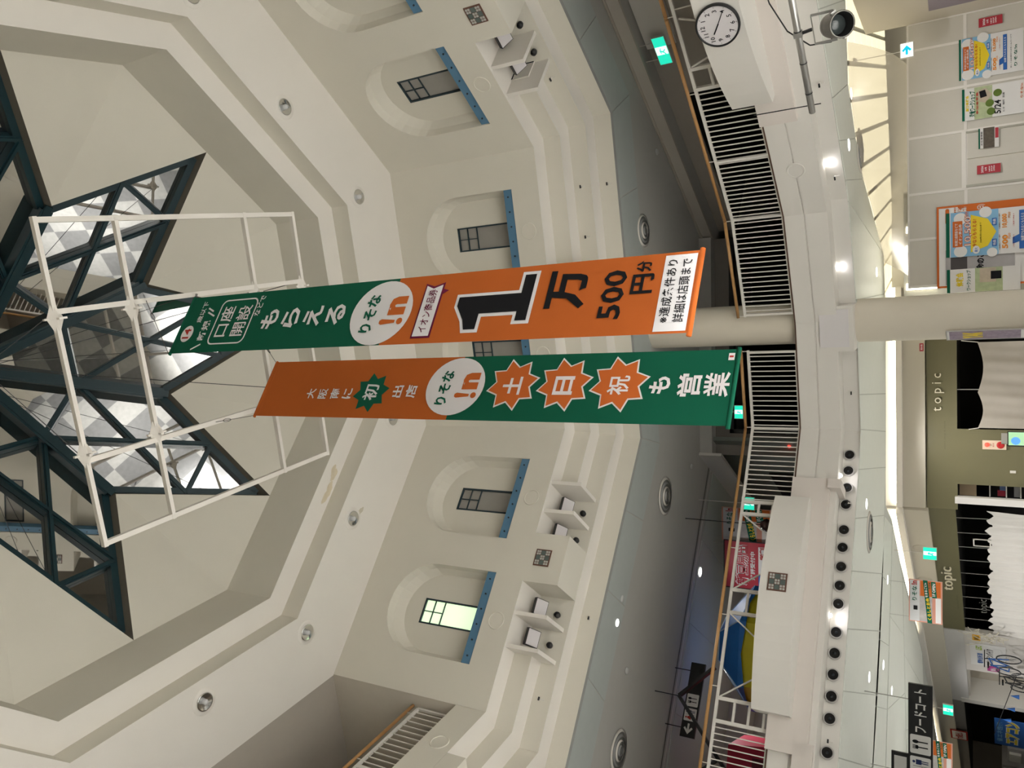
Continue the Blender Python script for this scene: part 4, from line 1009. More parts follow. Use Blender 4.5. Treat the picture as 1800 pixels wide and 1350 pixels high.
tq = [(-1.15+.87*i/8, 0, 2.0-.11*math.sin(math.pi*i/8)) for i in range(8)]+[(-.28+1.23*i/10, 0, 2.0-.12*math.sin(math.pi*i/10)) for i in range(11)]
sheet_mesh('cloth', tq, [(x, 0, .02) for x, y, z in tq], 54, 10, CLOTHG, .05, c_, 3, 0, 3)
MB().tube((-1.19, 0, 2.2), (-1.15, 0, 1.98), .01).tube((.95, 0, 1.98), (1.0, 0, 2.35), .01).build('tie_cord', WHITEM, c_)
fb = thing('fire_alarm_box', (-1.56, YF-.012, 1.66), 0, 'cream fire alarm box with red lamp and red bell on the olive panel', 'fire alarm')
MB().box(-.11, .11, -.05, 0, -.25, .25).build('box', CREAMP, fb)
MB().lathe([(0, -.10), (.03, -.095), (.05, -.07), (.055, -.05)], 20, (0, 0, .15), 'y').build('red_lamp', REDL, fb, True)
MB().lathe([(0, -.062), (.02, -.06), (.03, -.065), (.075, -.065), (.085, -.05)], 24, (0, 0, -.13), 'y').build('bell', mat('alarm_red', (.5, .02, .02), .4), fb, True)
text('消火栓', 0, .02, .10, .035, PRINTR, fb, -.052)
sw = thing('light_switch', (-2.2, YF-.012, 1.28), 0, 'small white wall switch on the olive side panel', 'switch'); MB().box(-.03, .03, -.02, 0, -.06, .06).build('plate', WHITEM, sw)
dsn = thing('display_screen', (-1.32, 21.4, 1.12), R_(12), 'tilted screen showing a colourful map picture, on a stand by the fire alarm', 'screen')
MB().box(-.17, .17, 0, .05, -.45, .28).build('housing', BLACK, dsn); shape(rect(-.15, .15, -.42, .26), mat('map_screen', (.3, .5, .3), .4, emit=(.35, .6, .35), es=.8), dsn, -.003, 'screen_picture')
shape(circ(-.05, .12, .09, 14), mat('map_blue', (.1, .3, .7), .4, emit=(.1, .35, .8), es=.7), dsn, -.006, 'blue_patch'); MB().box(-.12, .12, -.02, .05, .28, .40).build('bracket', ALU, dsn); MB().box(-.04, .04, .02, .08, -1.1, -.4).build('stand', ALU, dsn)
rk = thing('garment_shelf', (-2.72, 23.1, 0), 0, 'shelf of folded dark and red clothes behind the shop glass by the white post', 'shelf')
MB().box(-.16, .14, 0, .03, 2.05, 2.42).build('wood_header', mat('pale_wood', (.45, .34, .22), .6), rk)
for z in (1.75, 1.4, 1.1): MB().box(-.16, .14, 0, .4, z, z+.025).build('board', PLASTERW, rk)
MB().box(-.14, .0, .05, .35, 1.43, 1.6).build('folded_clothes', mat('red_cloth', (.3, .02, .04), .8), rk); MB().box(.0, .12, .05, .35, 1.43, 1.55).build('folded_clothes', mat('blue_cloth', (.1, .14, .25), .8), rk); MB().box(-.14, .1, .05, .35, 1.12, 1.25).build('folded_clothes', mat('grey_cloth', (.3, .3, .3), .8), rk)
# receding side of the shop and the mall beyond
T1, T2 = (-3.2, 22.7), (-7.85, 28.85)
ta = math.atan2(T1[1]-T2[1], T1[0]-T2[0])
sr = sempty('wall_mall', (*T1, 0), ta)           # local x = -s
MB().box(-7.75, 0, 0, .12, 2.5, 3.1).build('fascia', OLIVE, sr)
MB().box(-30, 0, -.1, .2, 3.10, 3.76).build('bulkhead', mat('beige_bulkhead', (.60, .555, .47), .6), sr)
MB().box(-30, .1, -.28, -.1, 3.66, 3.82).build('cove_lip', HTRIM, sr)
MB().box(-30, 0, -.10, .2, 3.76, 4.2).build('cove_back', PLASTERW, sr)
MB().box(-30, -.1, -.22, -.15, 3.82, 3.92).build('cove_lamp', GLOW, sr)
for s in (2.1, 4.1):
    MB().lathe([(0, -.11), (.16, -.105), (.19, -.115), (.2, -.10)], 24, (-s, 0, 3.4), 'y').build('round_lamp_cover', mat('beige_lens', (.55, .50, .42), .4), sr, True)
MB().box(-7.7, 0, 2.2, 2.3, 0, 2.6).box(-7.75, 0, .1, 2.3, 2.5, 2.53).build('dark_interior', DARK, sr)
text('topic', -4.0, 2.80, 1.5, .36, mat('cream_letter', (.80, .74, .58), .5), sr, -.05, 0, depth=.03)
text('select shop & more', -5.6, 2.63, 1.0, .06, mat('dim_olive_letter', (.12, .11, .06), .5), sr, -.01, 0)
text('topic', -5.9, 1.95, 1.0, .26, mat('grey_glass_letter', (.22, .22, .2), .5), sr, .08, -.005)
for i in range(9): MB().tube((-.6-.8*i, .1, 2.5), (-.6-.8*i, .12, 1.8), .012, 6).build('hanger_wire', ALU, sr)
c_ = thing('dust_sheet', (*T1, 0), ta, 'long white gathered dust sheet along the receding shop side below the exit sign', 'dust sheet')
tp = []
rr_ = random.Random(11); hh = [rr_.uniform(1.78, 1.90) for _ in range(16)]; ll = [rr_.uniform(.05, .17) for _ in range(16)]
for i in range(15*6):
    u_ = i/6; k_ = int(u_); f_ = u_-k_
    z_ = hh[k_]*(1-f_)+hh[k_+1]*f_-ll[k_]*math.sin(math.pi*f_)**1.3
    tp.append((.15-.515*u_, -.06, z_))
sheet_mesh('cloth', tp, [(x, -.06, .02) for x, y, z in tp], 180, 8, CLOTHW, .09, c_, 6, 0, 15)
sp_ = thing('picture_panel', (-4.2, 23.9, 1.95), ta, 'white framed small panel standing inside the dark shop', 'frame'); b = MB(); b.box(-.2, .2, 0, .02, -.2, -.17).box(-.2, .2, 0, .02, .17, .2).box(-.2, -.17, 0, .02, -.2, .2).box(.17, .2, 0, .02, -.2, .2); b.build('frame', PLASTERW, sp_)
tw = thing('twig_bunch', (*T1, 0), ta, 'pale tangled decorative twigs at the end of the olive shop window', 'twigs')
rd = random.Random(3)
b = MB()
for i in range(16):
    p = Vector((-7.25+rd.uniform(-.2, .2), -.35, 1.8+rd.uniform(-.2, .2)))
    for j in range(4):
        q_ = p+Vector((rd.uniform(-.3, .3), rd.uniform(-.05, .05), rd.uniform(-.15, .28))); b.tube(p, q_, .012, 5); p = q_
o = b.build('twigs', mat('pale_twig', (.6, .55, .45), .7), tw); o['kind'] = 'stuff'
# bicycle shop
MB().box(-14.6, -7.78, -.02, .12, 2.55, 3.10).build('fascia', mat('satin_white_fascia', (.66, .64, .63), .3), sr)
MB().box(-11.2, -7.78, .0, .12, 0, 2.55).build('wall_panel', mat('warm_white_wall', (.70, .66, .62), .5), sr)
MB().box(-14.2, -11.2, .8, .9, 0, 2.55).build('recess_wall', mat('beige_return', (.55, .50, .42), .6), sr)
MB().box(-14.6, -14.2, -.05, .9, 0, 2.8).build('white_post', PLASTERW, sr)
MB().box(-14.2, -11.2, .1, .9, 2.5, 2.55).build('recess_ceiling', PLASTERW, sr)
MB().box(-30, -14.6, -.02, .12, 2.72, 3.3).build('fascia', mat('grey_metal_fascia', (.24, .23, .22), .35), sr)
MB().box(-30, -14.6, 2.2, 2.3, 0, 2.8).box(-30, -14.6, .1, 2.2, 2.72, 2.75).build('dark_interior', DARK, sr)
def spt(s, d=0): a = Vector((math.cos(ta), math.sin(ta))); nn = Vector((math.sin(ta), -math.cos(ta))); p = Vector(T1)-a*s+nn*d; return (p.x, p.y)
t = poster((*spt(9.6, .02), 1.9), ta, 1.9, 1.0, 'white wall sign with blue and black bicycle lettering above the bicycles', 'sign')
text('電動自転車', -.3, .22, .9, .18, BLUEP, t, -.004, .02); text('マウンテンバイク', -.1, -.05, 1.4, .22, PRINTK, t, -.004, .03); text('LEC', .6, .25, .35, .18, mat('lime_print', (.35, .5, .05), .5), t, -.004, .04)
t = poster((*spt(10.7, .035), 1.75), ta, .45, .35, 'magenta square price card at the end of the bicycle sign', 'card', mat('magenta_print', (.45, .05, .25), .5)); text('特価', 0, 0, .3, .18, PRINTW, t, -.004)
t = poster((*spt(8.2, .012), 2.2), ta, .45, .22, 'orange price card above the bicycles near the corner', 'card', mat('orange_card', (.8, .42, .03), .5)); text('新型', 0, 0, .3, .14, PRINTK, t, -.004)
def bicycle(s, z, label, colr, tilt=0):
    t = thing('bicycle', (*spt(s, .5), z), ta, label, 'bicycle', 'bicycles on display')
    for x, n_ in ((-.52, 'rear'), (.52, 'front')):
        b = MB()
        for i in range(24):
            a0, a1 = 2*math.pi*i/24, 2*math.pi*(i+1)/24; b.tube((x+.33*math.cos(a0), 0, .33+.33*math.sin(a0)), (x+.33*math.cos(a1), 0, .33+.33*math.sin(a1)), .02, 6, caps=False)
        w_ = b.build('wheel', BLACK, t)
        b = MB()
        for i in range(8): a0 = math.pi*i/8; b.tube((x-.32*math.cos(a0), 0, .33-.32*math.sin(a0)), (x+.32*math.cos(a0), 0, .33+.32*math.sin(a0)), .004, 4)
        b.build('spokes', ALU, w_)
    b = MB()
    for p, q_ in (((-.52, .33), (-.05, .30)), ((-.52, .33), (-.18, .78)), ((-.05, .30), (-.20, .82)), ((-.05, .30), (.36, .80)), ((-.18, .76), (.34, .85)), ((.34, .88), (.52, .33))): b.tube((p[0], 0, p[1]), (q_[0], 0, q_[1]), .022, 8)
    b.build('frame', colr, t)
    MB().box(-.32, -.10, -.06, .06, .86, .91).build('saddle', BLACK, t); MB().tube((.33, -.28, .98), (.33, .28, .98), .015).tube((.34, 0, .86), (.33, 0, .98), .015).build('handlebar', BLACK, t)
    MB().lathe([(0, -.03), (.09, -.03), (.09, -.02)], 16, (-.05, 0, .30), 'y').build('crank', ALU, t)
bicycle(8.9, 1.0, 'black bicycle with blue frame hanging by the white wall sign', BLUEP)
bicycle(10.3, .6, 'black framed bicycle standing behind the blue one', BLACK)
# pennant string
ps = thing('pennant_string', (*spt(9, 1.2), 0), ta, 'beaded string with small blue pennants at the lower left mall corner', 'pennants')
b = MB(); b.tube((1.2, 0, 1.15), (-5.0, 0, 1.75), .012, 5); b.build('string', PRINTK, ps)
for i, x in enumerate((-.6, -1.9, -3.1)):
    MB().lathe([(0, 0), (.07, -.25), (0, -.25)], 10, (x, 0, 1.3+.1*i)).build('pennant', BLUEP, ps)
t = poster((*spt(16.3, .4), 1.25), ta, 3.2, 1.0, 'blue sign with yellow air conditioner lettering at the lower left corner', 'sign', BLUEP)
text('エアコン', .1, -.08, 2.8, .5, PAPER, t, -.004, .09); text('エアコン', .1, -.08, 2.7, .42, YELP, t, -.008, .04); text('省エネ性能', 0, .33, 2.4, .2, SKYP, t, -.004, .03)
t = poster((*spt(18.6, .15), 3.0), ta, 1.2, .62, 'red framed white notice on the grey metal fascia', 'notice', PRINTR, name='notice'); shape(rect(-.5, .5, -.25, .25), PAPER, t, -.004, 'face'); text('大売出し', 0, 0, .85, .3, PRINTR, t, -.008, .03)
for s, z, w_ in ((19.5, 1.3, 'near'), (22, 1.5, 'far')):
    t = thing('display_cloth', (*spt(s, .3), 0), ta, 'pale grey covered display stand, the %s one, in front of the dark mall shop' % w_, 'covered stand'); MB().box(-.9, .9, 0, .8, 0, z).build('cover', mat('pale_grey_cover', (.5, .48, .48), .6), t); MB().box(-.5, .5, -.1, .0, z-.45, z-.05).build('white_front', PLASTERW, t)

# hanging shop posters
def shop_poster(loc, rzv, w, h, label, rods):
    t = poster(loc, rzv, w, h, label, 'hanging poster')
    g = lambda x0, x1, z0, z1: rect(x0*w-w/2, x1*w-w/2, z0*h-h/2, z1*h-h/2)
    shape(g(.0, 1, 0, 1), mat('salmon_print', (.62, .28, .20), .6), t, -.002, 'border_print')
    shape(g(.02, .98, .68, .97), mat('pale_grey_print', (.60, .60, .60), .6), t, -.004, 'header')
    shape(g(.03, .62, .30, .68), mat('pale_grey_photo', (.45, .42, .40), .6, noise=.4, nscale=9), t, -.004, 'photo')
    shape(g(.62, .98, .05, .65), PRINTO, t, -.004, 'orange_block')
    shape([(x*w-w/2, z*h-h/2) for x, z in ((.0, .30), (1, .44), (1, .58), (.0, .44))], PRINTG, t, -.006, 'green_band')
    shape([(x*w-w/2, z*h-h/2) for x, z in ((.60, .16), (.98, .20), (.98, .34), (.60, .30))], PRINTG, t, -.006, 'green_band')
    shape(g(.02, .60, .04, .20), PAPER, t, -.006, 'white_band')
    text('りそな', .17*w, .83*h-h/2+0*h, w*.34, h*.15, PRINTG, t, -.008, .02); text('!n', .42*w, .84*h-h/2, w*.1, h*.18, PRINTR, t, -.008, .03)
    text('くらしとお金', -.17*w, .405*h-h/2, w*.52, h*.12, YELP, t, -.010, .04, rot=.14*h/w); text('をまるごと!n', .27*w, .49*h-h/2, w*.34, h*.08, PAPER, t, -.010, .03, rot=.14*h/w)
    text('1F OPEN', .29*w, .25*h-h/2, w*.30, h*.09, PAPER, t, -.010, .03); text('5/24', .38*w, .38*h-h/2, w*.15, h*.06, PRINTG, t, -.010, .02)
    shape(rect(-.22*w, -.12*w, .74*h-h/2, .86*h-h/2), PRINTK, t, -.007, 'black_block')
    for x in (-w*.4, w*.4): MB().tube((x, .005, h/2), (x, .005, h/2+rods), .004, 5).build('wire', ALU, t)
    return t
shop_poster((-4.43, 18, 2.85), R_(4), .84, .60, 'orange and green bordered hanging shop poster with a picture, on the ground floor', .36)
shop_poster((-9.1, 21.6, 2.86), R_(8), .9, .62, 'smaller orange and green hanging shop poster further left down the mall', .34)
shop_poster((-3.56, 20, 6.95), 0, .84, 1.25, 'tall hanging shop poster with a white header behind the upper railing', .25)
t = poster((-4.54, 19.9, 6.72), 0, 1.2, 1.56, 'large red hanging poster with white Japanese lettering behind the upper railing', 'hanging poster', RED)
ringshape(rect(-.6, .6, -.78, .78), rect(-.575, .575, -.755, .755), BLACK, t, -.004, 'frame')
text('新豆易出', 0, .32, 1.0, .34, PAPER, t, -.006, .06); text('新豆易出', 0, .32, .96, .30, RED, t, -.009, .015); text('好評受付中', 0, .06, .7, .12, PAPER, t, -.006, .02)
shape(rect(-.18, .48, -.42, -.08), PAPER, t, -.006, 'white_panel'); shape(rect(-.48, -.20, -.42, -.08), BLUEP, t, -.006, 'blue_panel'); text('UQ', .05, -.32, .18, .10, BLUEP, t, -.009, .04); text('学割', .32, -.18, .3, .14, PRINTR, t, -.009, .03)
for x in (-.5, .5): MB().tube((x, .005, .78), (x, .005, 1.05), .006, 5).build('wire', ALU, t)
# food court signs
def pict_fork(t, cx, cz, sz, y):
    shape(rrect(cx-sz/2, cx+sz/2, cz-sz/2, cz+sz/2, sz*.08), PAPER, t, y, 'white_square')
    b = MB(); b.box(cx-.17*sz, cx-.11*sz, y-.004, y-.002, cz-.36*sz, cz+.18*sz); b.build('fork_handle', PRINTK, t)
    shape(rrect(cx-.24*sz, cx-.04*sz, cz+.10*sz, cz+.24*sz, .05*sz), PRINTK, t, y-.004, 'fork_head')
    for i in range(3): MB().box(cx-.235*sz+.075*sz*i, cx-.195*sz+.075*sz*i, y-.004, y-.002, cz+.2*sz, cz+.38*sz).build('fork_tine', PRINTK, t)
    shape(rrect(cx+.11*sz, cx+.17*sz, cz-.36*sz, cz+.18*sz, .02*sz), PRINTK, t, y-.004, 'spoon_handle'); shape(circ(cx+.14*sz, cz+.24*sz, .09*sz, 16, .15*sz), PRINTK, t, y-.004, 'spoon_bowl')
def pict_wc(t, cx, cz, sz, y):
    shape(rrect(cx-sz/2, cx+sz/2, cz-sz/2, cz+sz/2, sz*.08), PAPER, t, y, 'white_square')
    for dx, m_, dress in ((-.22, PRINTR, 1), (.22, mat('navy_print', (.01, .02, .10), .5), 0)):
        x = cx+dx*sz; shape(circ(x, cz+.32*sz, .07*sz, 14), m_, t, y-.004, 'figure_head')
        if dress: shape([(x-.06*sz, cz+.22*sz), (x-.19*sz, cz-.10*sz), (x+.19*sz, cz-.10*sz), (x+.06*sz, cz+.22*sz)], m_, t, y-.004, 'figure_body')
        else: shape(rect(x-.13*sz, x+.13*sz, cz-.05*sz, cz+.22*sz), m_, t, y-.004, 'figure_body')
        for q_ in (-.07, .03): shape(rect(x+q_*sz, x+(q_+.045)*sz, cz-.38*sz, cz-.04*sz), m_, t, y-.004, 'figure_leg')
    shape(rect(cx-.01*sz, cx+.01*sz, cz-.36*sz, cz+.36*sz), PRINTK, t, y-.004, 'divider')
fw = 2.6; t = thing('food_court_sign', (-6.87, 16.3, 2.83), R_(3), 'long black hanging sign with white food court lettering and pictogram squares', 'sign')
MB().box(-fw/2, fw/2, 0, .06, -.20, .20).build('board', BLACK, t); text('フードコート', .83, .0, .78, .20, PAPER, t, -.006, .02)
pict_fork(t, .22, 0, .34, -.004); pict_wc(t, -.17, 0, .34, -.004); text('一', -.62, 0, .2, .05, PAPER, t, -.006, .02)
for x in (-1, 1): MB().tube((x, .03, .2), (x, .03, .95), .01).build('rod', ALU, t)
t = thing('small_direction_sign', (-7.6, 17.2, 3.25), R_(5), 'dark framed small white sign to the left of the food court sign', 'sign'); MB().box(-.35, .35, 0, .05, -.16, .16).build('board', BLACK, t); shape(rect(-.28, .28, -.11, .11), PAPER, t, -.004, 'face'); MB().tube((0, .02, .16), (0, .02, .54), .01).build('rod', ALU, t)
t = thing('restroom_sign', (-6.88, 16.8, 7.28), R_(32), 'long black hanging sign with pictogram squares and a left arrow, upper floor', 'sign')
MB().box(-.78, .78, 0, .06, -.16, .16).build('board', BLACK, t); pict_fork(t, -.02, 0, .26, -.004); pict_wc(t, -.32, 0, .26, -.004)
shape([(-.72, 0), (-.60, .10), (-.57, .07), (-.63, .02), (-.50, .02), (-.50, -.02), (-.63, -.02), (-.57, -.07), (-.60, -.10)], PAPER, t, -.006, 'arrow')
for x in (-.6, .6): MB().tube((x, .03, .16), (x, .03, .52), .01).build('rod', BLACK, t)
t = thing('hanging_cross', (-6.75, 15.75, 6.72), R_(32), 'black diagonal cross shaped hanging ornament below the pictogram sign', 'ornament')
b = MB(); b.bar((-.9, 0, -.6), (.3, 0, .55), .06, .12, (0, 1, 0)); b.bar((.3, 0, .55), (1.0, 0, -.1), .06, .12, (0, 1, 0)); b.bar((-.6, 0, -.32), (-1.1, 0, -.32-.5), .06, .12, (0, 1, 0)); b.bar((-.75, 0, -.4), (-1.3, 0, .2), .05, .10, (0, 1, 0)); b.build('bars', BLACK, t)
MB().tube((.3, 0, .55), (.3, 0, 1.2), .01).build('wire', BLACK, t)
# play tents on the upper floor
def tent(loc, rzv, r, zt, ze, label, c1, c2, nside=6):
    t = thing('play_tent', loc, rzv, label, 'tent', 'fabric play tents')
    for i in range(nside):
        a0, a1 = 2*math.pi*i/nside, 2*math.pi*(i+1)/nside
        P0, P1 = (r*math.cos(a0), r*math.sin(a0), ze), (r*math.cos(a1), r*math.sin(a1), ze)
        b = MB(); tr = .45; Q0, Q1 = (r*tr*math.cos(a0), r*tr*math.sin(a0), zt), (r*tr*math.cos(a1), r*tr*math.sin(a1), zt)
        b.add([P0, P1, Q1, Q0], [(0, 1, 2, 3)]); b.build('roof_panel', c1, t)
        m0, m1 = (P0[0], P0[1], ze-.14), (P1[0], P1[1], ze-.14); mm = ((P0[0]+P1[0])/2, (P0[1]+P1[1])/2, ze-.05)
        b = MB(); b.add([P0, P1, m1, mm, m0], [(0, 1, 2, 3, 4)]); b.build('valance', c1, t)
        b = MB(); b.add([(P0[0]*.96, P0[1]*.96, ze-.02), (P1[0]*.96, P1[1]*.96, ze-.02), (P1[0]*.96, P1[1]*.96, 0), (P0[0]*.96, P0[1]*.96, 0)], [(0, 1, 2, 3)]); b.build('side_panel', c2, t)
        b = MB(); b.tube(P0, Q0, .015, 6); b.tube(Q0, Q1, .015, 6); b.build('piping', mat('pale_blue_piping', (.45, .62, .8), .5) if c1 is TENTB else c1, t)
    MB().poly([(r*.45*math.cos(2*math.pi*i/nside), r*.45*math.sin(2*math.pi*i/nside), zt) for i in range(nside)]).build('top_panel', c1, t)
tent((-5.9, 17.9, 4.82), R_(10), 1.35, 2.05, 1.45, 'blue play tent with yellow sides behind the balcony bay', TENTB, TENTY)
t_ = thing('play_block', (-8.55, 17.6, 4.82), R_(20), 'dark red boxy play tent behind the railing at the far left', 'tent', 'fabric play tents')
b = MB(); v = [(-.75, -.5, 0), (.75, -.5, 0), (.9, .5, 0), (-.9, .5, 0), (-.5, -.45, 1.85), (.5, -.45, 1.85), (.7, .45, 1.75), (-.7, .45, 1.75)]
b.add(v, [(0, 1, 5, 4), (1, 2, 6, 5), (2, 3, 7, 6), (3, 0, 4, 7), (4, 5, 6, 7)]); b.build('fabric_body', TENTR, t_); MB().box(-.35, .35, -.53, -.49, .2, 1.3).build('door_flap', mat('dark_red_flap', (.14, .01, .03), .6), t_)
sn = thing('round_lamp', (-3.15, 17.9, 5.95), 0, 'dark round lamp shade with a bright spot behind the ladder frame railing', 'lamp'); MB().lathe([(0, -.14), (.1, -.11), (.15, 0), (.1, .12), (0, .14)], 18).build('shade', mat('dark_red_glass', (.06, .02, .02), .15, spec=.8), sn, True); MB().tube((0, 0, .14), (0, 0, 1.85), .01).build('cord', BLACK, sn)
# small red lamp on the upper floor wall
rl_ = thing('alarm_lamp', (-1.5, 19.26, 5.75), 0, 'tiny glowing red lamp seen between the balusters left of the green banner', 'lamp'); MB().lathe([(0, -.07), (.03, -.06), (.04, -.02), (.04, 0)], 14, ax='y').build('lens', REDL, rl_, True)

# ------------------------------------------------------------------ hanging white frame
FZ = 10.6
f00, f10, f11, f01 = Vector((1.83, 4.73, FZ)), Vector((2.56, 8.47, FZ)), Vector((-1.06, 9.17, FZ)), Vector((-1.85, 5.52, FZ))
def fpt(u, v): return (f00*(1-u)+f10*u)*(1-v)+(f01*(1-u)+f11*u)*v      # u away from viewer, v to the left
hf = thing('hanging_grid', (0, 0, 0), 0, 'white square steel grid hung below the glass roof, carrying the banners', 'hanging frame')
w_ = .062
for v in (0, .27, .73, 1): MB().bar(fpt(0, v), fpt(1, v), w_, w_).build('long_bar', WHITEM, hf)
for u in (0, .25, .76, 1): MB().bar(fpt(u, -.01)+Vector((0, 0, -.0)), fpt(u, 1.01), w_*.8, w_*1.1).build('cross_bar', WHITEM, hf)
dv = (f01-f00).normalized(); du = (f10-f00).normalized()
for u in (0, .25, .76, 1):
    for v in (.29, .71):
        c0 = fpt(u, v); b = MB()
        for s in (-1, 1): b.lathe([(.03, .14*s), (.085, 0)], 4)
        q_ = MB(); 
        for s in (-1, 1):
            base = [c0+du*.10, c0+Vector((0, 0, .08)), c0-du*.10, c0-Vector((0, 0, .08))]; tip = [c0+dv*.16*s+du*.028, c0+dv*.16*s+Vector((0, 0, .028)), c0+dv*.16*s-du*.028, c0+dv*.16*s-Vector((0, 0, .028))]
            q_.add(base+tip, [(0, 1, 5, 4), (1, 2, 6, 5), (2, 3, 7, 6), (3, 0, 4, 7)])
        q_.obox(c0, du*.13, dv*.012, Vector((0, 0, .02))); q_.obox(c0, du*.02, dv*.012, Vector((0, 0, .12))); q_.build('joint_flange', WHITEM, hf)
for u, v in ((0, .27), (0, .73), (1, .27), (1, .73)):
    p = fpt(u, v); top = Vector((CX, CY, 16.6)); b = MB(); b.tube(p, top, .006, 5); b.build('suspension_wire', mat('dark_wire', (.05, .05, .05), .5), hf)

# ------------------------------------------------------------------ the two long banners
def banner(p, rzv, W_, zt, zb, zsplit, ctop, cbot, label):
    t = thing('hanging_banner', (*p, 0), rzv, label, 'banner', 'long hanging banners')
    def cloth(z0, z1, m_, nm):
        b = MB(); n = 20; m2 = 10
        for i in range(n):
            za, zc = z0+(z1-z0)*i/n, z0+(z1-z0)*(i+1)/n
            b.add([(0, 0, za), (W_, 0, za), (W_, 0, zc), (0, 0, zc)], [(0, 1, 2, 3)])
        return b.build(nm, m_, t)
    cloth(zb, zsplit, cbot, 'lower_cloth'); cloth(zsplit, zt, ctop, 'upper_cloth')
    MB().tube((-.015, .012, zt-.02), (W_+.015, .012, zt-.02), .018, 8).tube((-.0, .0, zt-.09), (W_, .0, zt-.09), .004, 4).build('top_batten', ctop, t, True)
    MB().tube((-.02, .012, zb+.02), (W_+.02, .012, zb+.02), .024, 8).build('bottom_batten', cbot, t, True)
    return t
def cord(t, x, zt, end):
    b = MB(); a = Vector((x, 0, zt)); b.tube(a, end, .004, 5); b.build('cord', mat('dark_cord', (.06, .05, .04), .6), t)
    b = MB(); c0 = a*.3+end*.7; d = (end-a).normalized()
    pr = None
    for i in range(13):
        an = 2*math.pi*i/12; q_ = c0+d*.05*math.cos(an)+Vector((0, 0, 1)).cross(d).normalized()*.02*math.sin(an)
        if pr: b.tube(pr, q_, .004, 4, caps=False)
        pr = q_
    b.build('snap_hook', BOLT, t)
WBn = .80
a1 = math.atan2(.36, .71); a2 = math.atan2(.41, .74)
B1 = banner((.40, 6.17), a1, WBn, 10.30, 3.68, 6.93, GREEN, ORANGE, 'long hanging banner, green above and orange below, with a big black 1')
B2 = banner((-.41, 7.47), a2, .845, 10.30, 3.75, 7.05, ORANGE, GREEN, 'long hanging banner, orange above and green below, with three orange starbursts')
def loc_of(t, p):
    M = Matrix.Translation(t.location) @ Matrix.Rotation(t.rotation_euler.z, 4, 'Z'); return M.inverted() @ Vector(p)
cord(B1, 0, 10.3, loc_of(B1, fpt(.30, .27)-Vector((0, 0, .03)))); cord(B1, WBn, 10.3, loc_of(B1, fpt(.50, .27)-Vector((0, 0, .03))))
cord(B2, 0, 10.3, loc_of(B2, fpt(.48, .73)-Vector((0, 0, .03)))); cord(B2, .845, 10.3, loc_of(B2, fpt(.76, .5)-Vector((0, 0, .03))))
Y1, Y2, Y3, Y4 = -.004, -.008, -.012, -.016
# banner one
shape(circ(.27, 10.10, .115, 28, .105), PRINTW, B1, Y1, 'white_disc'); text('14', .27, 10.10, .14, .12, PRINTR, B1, Y2, .02)
text('歳以下', .57, 9.97, .30, .095, PRINTW, B1, Y2, .01)
text('新規', .30, 9.80, .28, .13, PRINTW, B1, Y2, .02)
MB().bar((.04, Y2, 9.90), (.11, Y2, 9.75), .002, .018, (1, 0, .5)).build('slash_mark', PRINTW, B1)
MB().bar((.50, Y2, 9.72), (.56, Y2, 9.86), .002, .022, (1, 0, -.5)).bar((.57, Y2, 9.77), (.62, Y2, 9.88), .002, .022, (1, 0, -.5)).build('slash_mark', PRINTW, B1)
ringshape(rrect(.10, .72, 9.02, 9.66, .09), rrect(.118, .702, 9.04, 9.64, .075), PRINTW, B1, Y1, 'rounded_outline')
text('口座', .41, 9.48, .42, .22, PRINTW, B1, Y2, .012); text('開設', .41, 9.19, .42, .22, PRINTW, B1, Y2, .008)
text('などで', .60, 8.96, .28, .09, PRINTW, B1, Y2, .015)
for i, ch in enumerate('もらえる'): text(ch, .40, 8.70-.34*i, .26, .26, PRINTW, B1, Y2, .03)
shape(circ(.385, 7.04, .385, 40, .40), PRINTW, B1, Y2, 'white_disc')
text('りそな', .38, 7.18, .46, .17, PRINTG, B1, Y3, .03)
def bang_n(t, cx, cz, k=1):
    shape([(cx-.15*k, cz+.10*k), (cx-.135*k, cz+.125*k), (cx-.105*k, cz+.125*k), (cx-.09*k, cz+.10*k), (cx-.105*k, cz-.06*k), (cx-.135*k, cz-.06*k)], PRINTO, t, Y3, 'exclamation_mark')
    shape(circ(cx-.12*k, cz-.115*k, .035*k, 16), PRINTO, t, Y3, 'dot'); text('n', cx+.05*k, cz-.04*k, .20*k, .20*k, PRINTO, t, Y3, .06)
bang_n(B1, .40, 6.88, 1.1)
shape([(.06, 6.55), (.70, 6.55), (.66, 6.44), (.70, 6.31), (.62, 6.31), (.60, 6.24), (.56, 6.31), (.06, 6.31)], PRINTP, B1, Y1, 'ribbon_outline')
shape([(.08, 6.53), (.67, 6.53), (.63, 6.44), (.67, 6.33), (.08, 6.33)], PRINTW, B1, Y2, 'ribbon')
text('イオン商品券', .37, 6.43, .50, .11, PRINTP, B1, Y3, .006)
one = [(.13, 5.93), (.13, 5.80), (.30, 5.80), (.30, 5.38), (.20, 5.38), (.20, 5.26), (.70, 5.26), (.70, 5.38), (.50, 5.38), (.50, 6.08), (.40, 6.08), (.24, 5.97)]
def grow(pts, d):
    out = []; n = len(pts)
    for i in range(n):
        a, b_, c = Vector(pts[i-1]), Vector(pts[i]), Vector(pts[(i+1) % n]); e1, e2 = (b_-a).normalized(), (c-b_).normalized(); n1, n2 = Vector((-e1.y, e1.x)), Vector((-e2.y, e2.x)); nn = (n1+n2)
        nn = nn.normalized() if nn.length > .1 else n1; out.append(tuple(b_+nn*d/max(.5, nn.dot(n1))))
    return out
area2 = sum(one[i][0]*one[(i+1) % len(one)][1]-one[(i+1) % len(one)][0]*one[i][1] for i in range(len(one)))
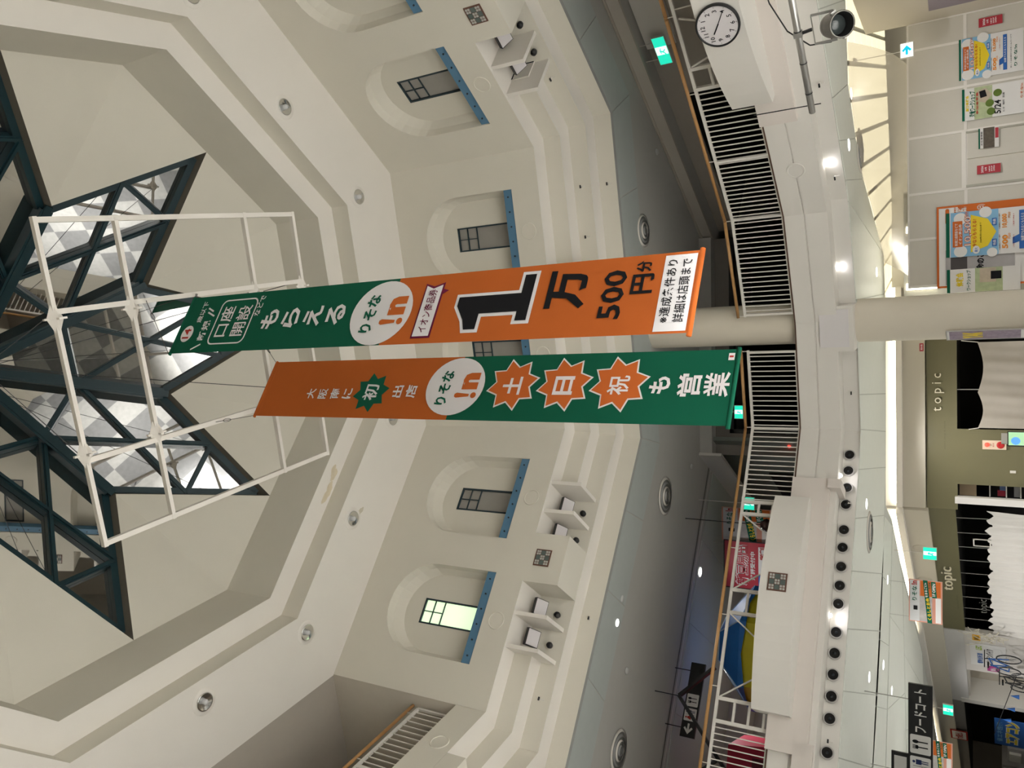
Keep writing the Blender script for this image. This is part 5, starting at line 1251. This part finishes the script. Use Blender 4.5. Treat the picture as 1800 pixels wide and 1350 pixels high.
shape(grow(one, .035 if area2 < 0 else -.035), PRINTW, B1, Y1, 'white_outline'); shape(one, PRINTK, B1, Y2, 'numeral')
text('万', .50, 4.90, .42, .40, PRINTK, B1, Y2, .035)
text('500', .41, 4.44, .50, .215, PRINTK, B1, Y2, .02)
text('円', .50, 4.18, .20, .20, PRINTK, B1, Y2, .03); text('分', .68, 4.19, .12, .14, PRINTK, B1, Y2, .03)
shape(rect(.02, .77, 3.73, 4.01), PRINTW, B1, Y1, 'white_panel')
text('※達成条件あり', .41, 3.935, .62, .095, PRINTK, B1, Y2, .008); text('詳細は店頭まで', .41, 3.81, .62, .095, PRINTK, B1, Y2, .008)
# banner two (the mascot printed at its top is left out)
for i, ch in enumerate('大阪南に'): text(ch, .34, 9.36-.215*i, .15, .15, PRINTW, B2, Y2, .02)
shape(star(.36, 8.33, .285, .195, 8, R_(12)), PRINTG, B2, Y1, 'green_starburst'); text('初', .36, 8.33, .23, .23, PRINTW, B2, Y2, .02)
text('出', .37, 7.90, .17, .15, PRINTW, B2, Y2, .02); text('店', .37, 7.69, .18, .16, PRINTW, B2, Y2, .02)
shape(circ(.44, 7.06, .385, 40, .41), PRINTW, B2, Y2, 'white_disc'); text('りそな', .42, 7.20, .46, .17, PRINTG, B2, Y3, .03); bang_n(B2, .45, 6.89, 1.1)
for i, ch in enumerate('土日祝'):
    cz = 6.27-.655*i+(.0 if i < 2 else .01)
    shape(star(.46, cz, .345, .235, 8, R_(14)), PRINTW, B2, Y1, 'white_starburst'); shape(star(.46, cz, .315, .215, 8, R_(14)), PRINTO, B2, Y2, 'orange_starburst')
    text(ch, .44, cz, .23, .24, PRINTW, B2, Y3, .03 if i < 2 else .016)
text('も', .44, 4.52, .20, .22, PRINTW, B2, Y2, .03); text('営', .44, 4.21, .26, .24, PRINTW, B2, Y2, .025); text('業', .445, 3.935, .28, .25, PRINTW, B2, Y2, .02)
shape(rect(.72, .80, 3.80, 3.86), PRINTW, B2, Y1, 'care_tag'); shape(rect(.75, .77, 3.81, 3.85), PRINTR, B2, Y2, 'red_mark')
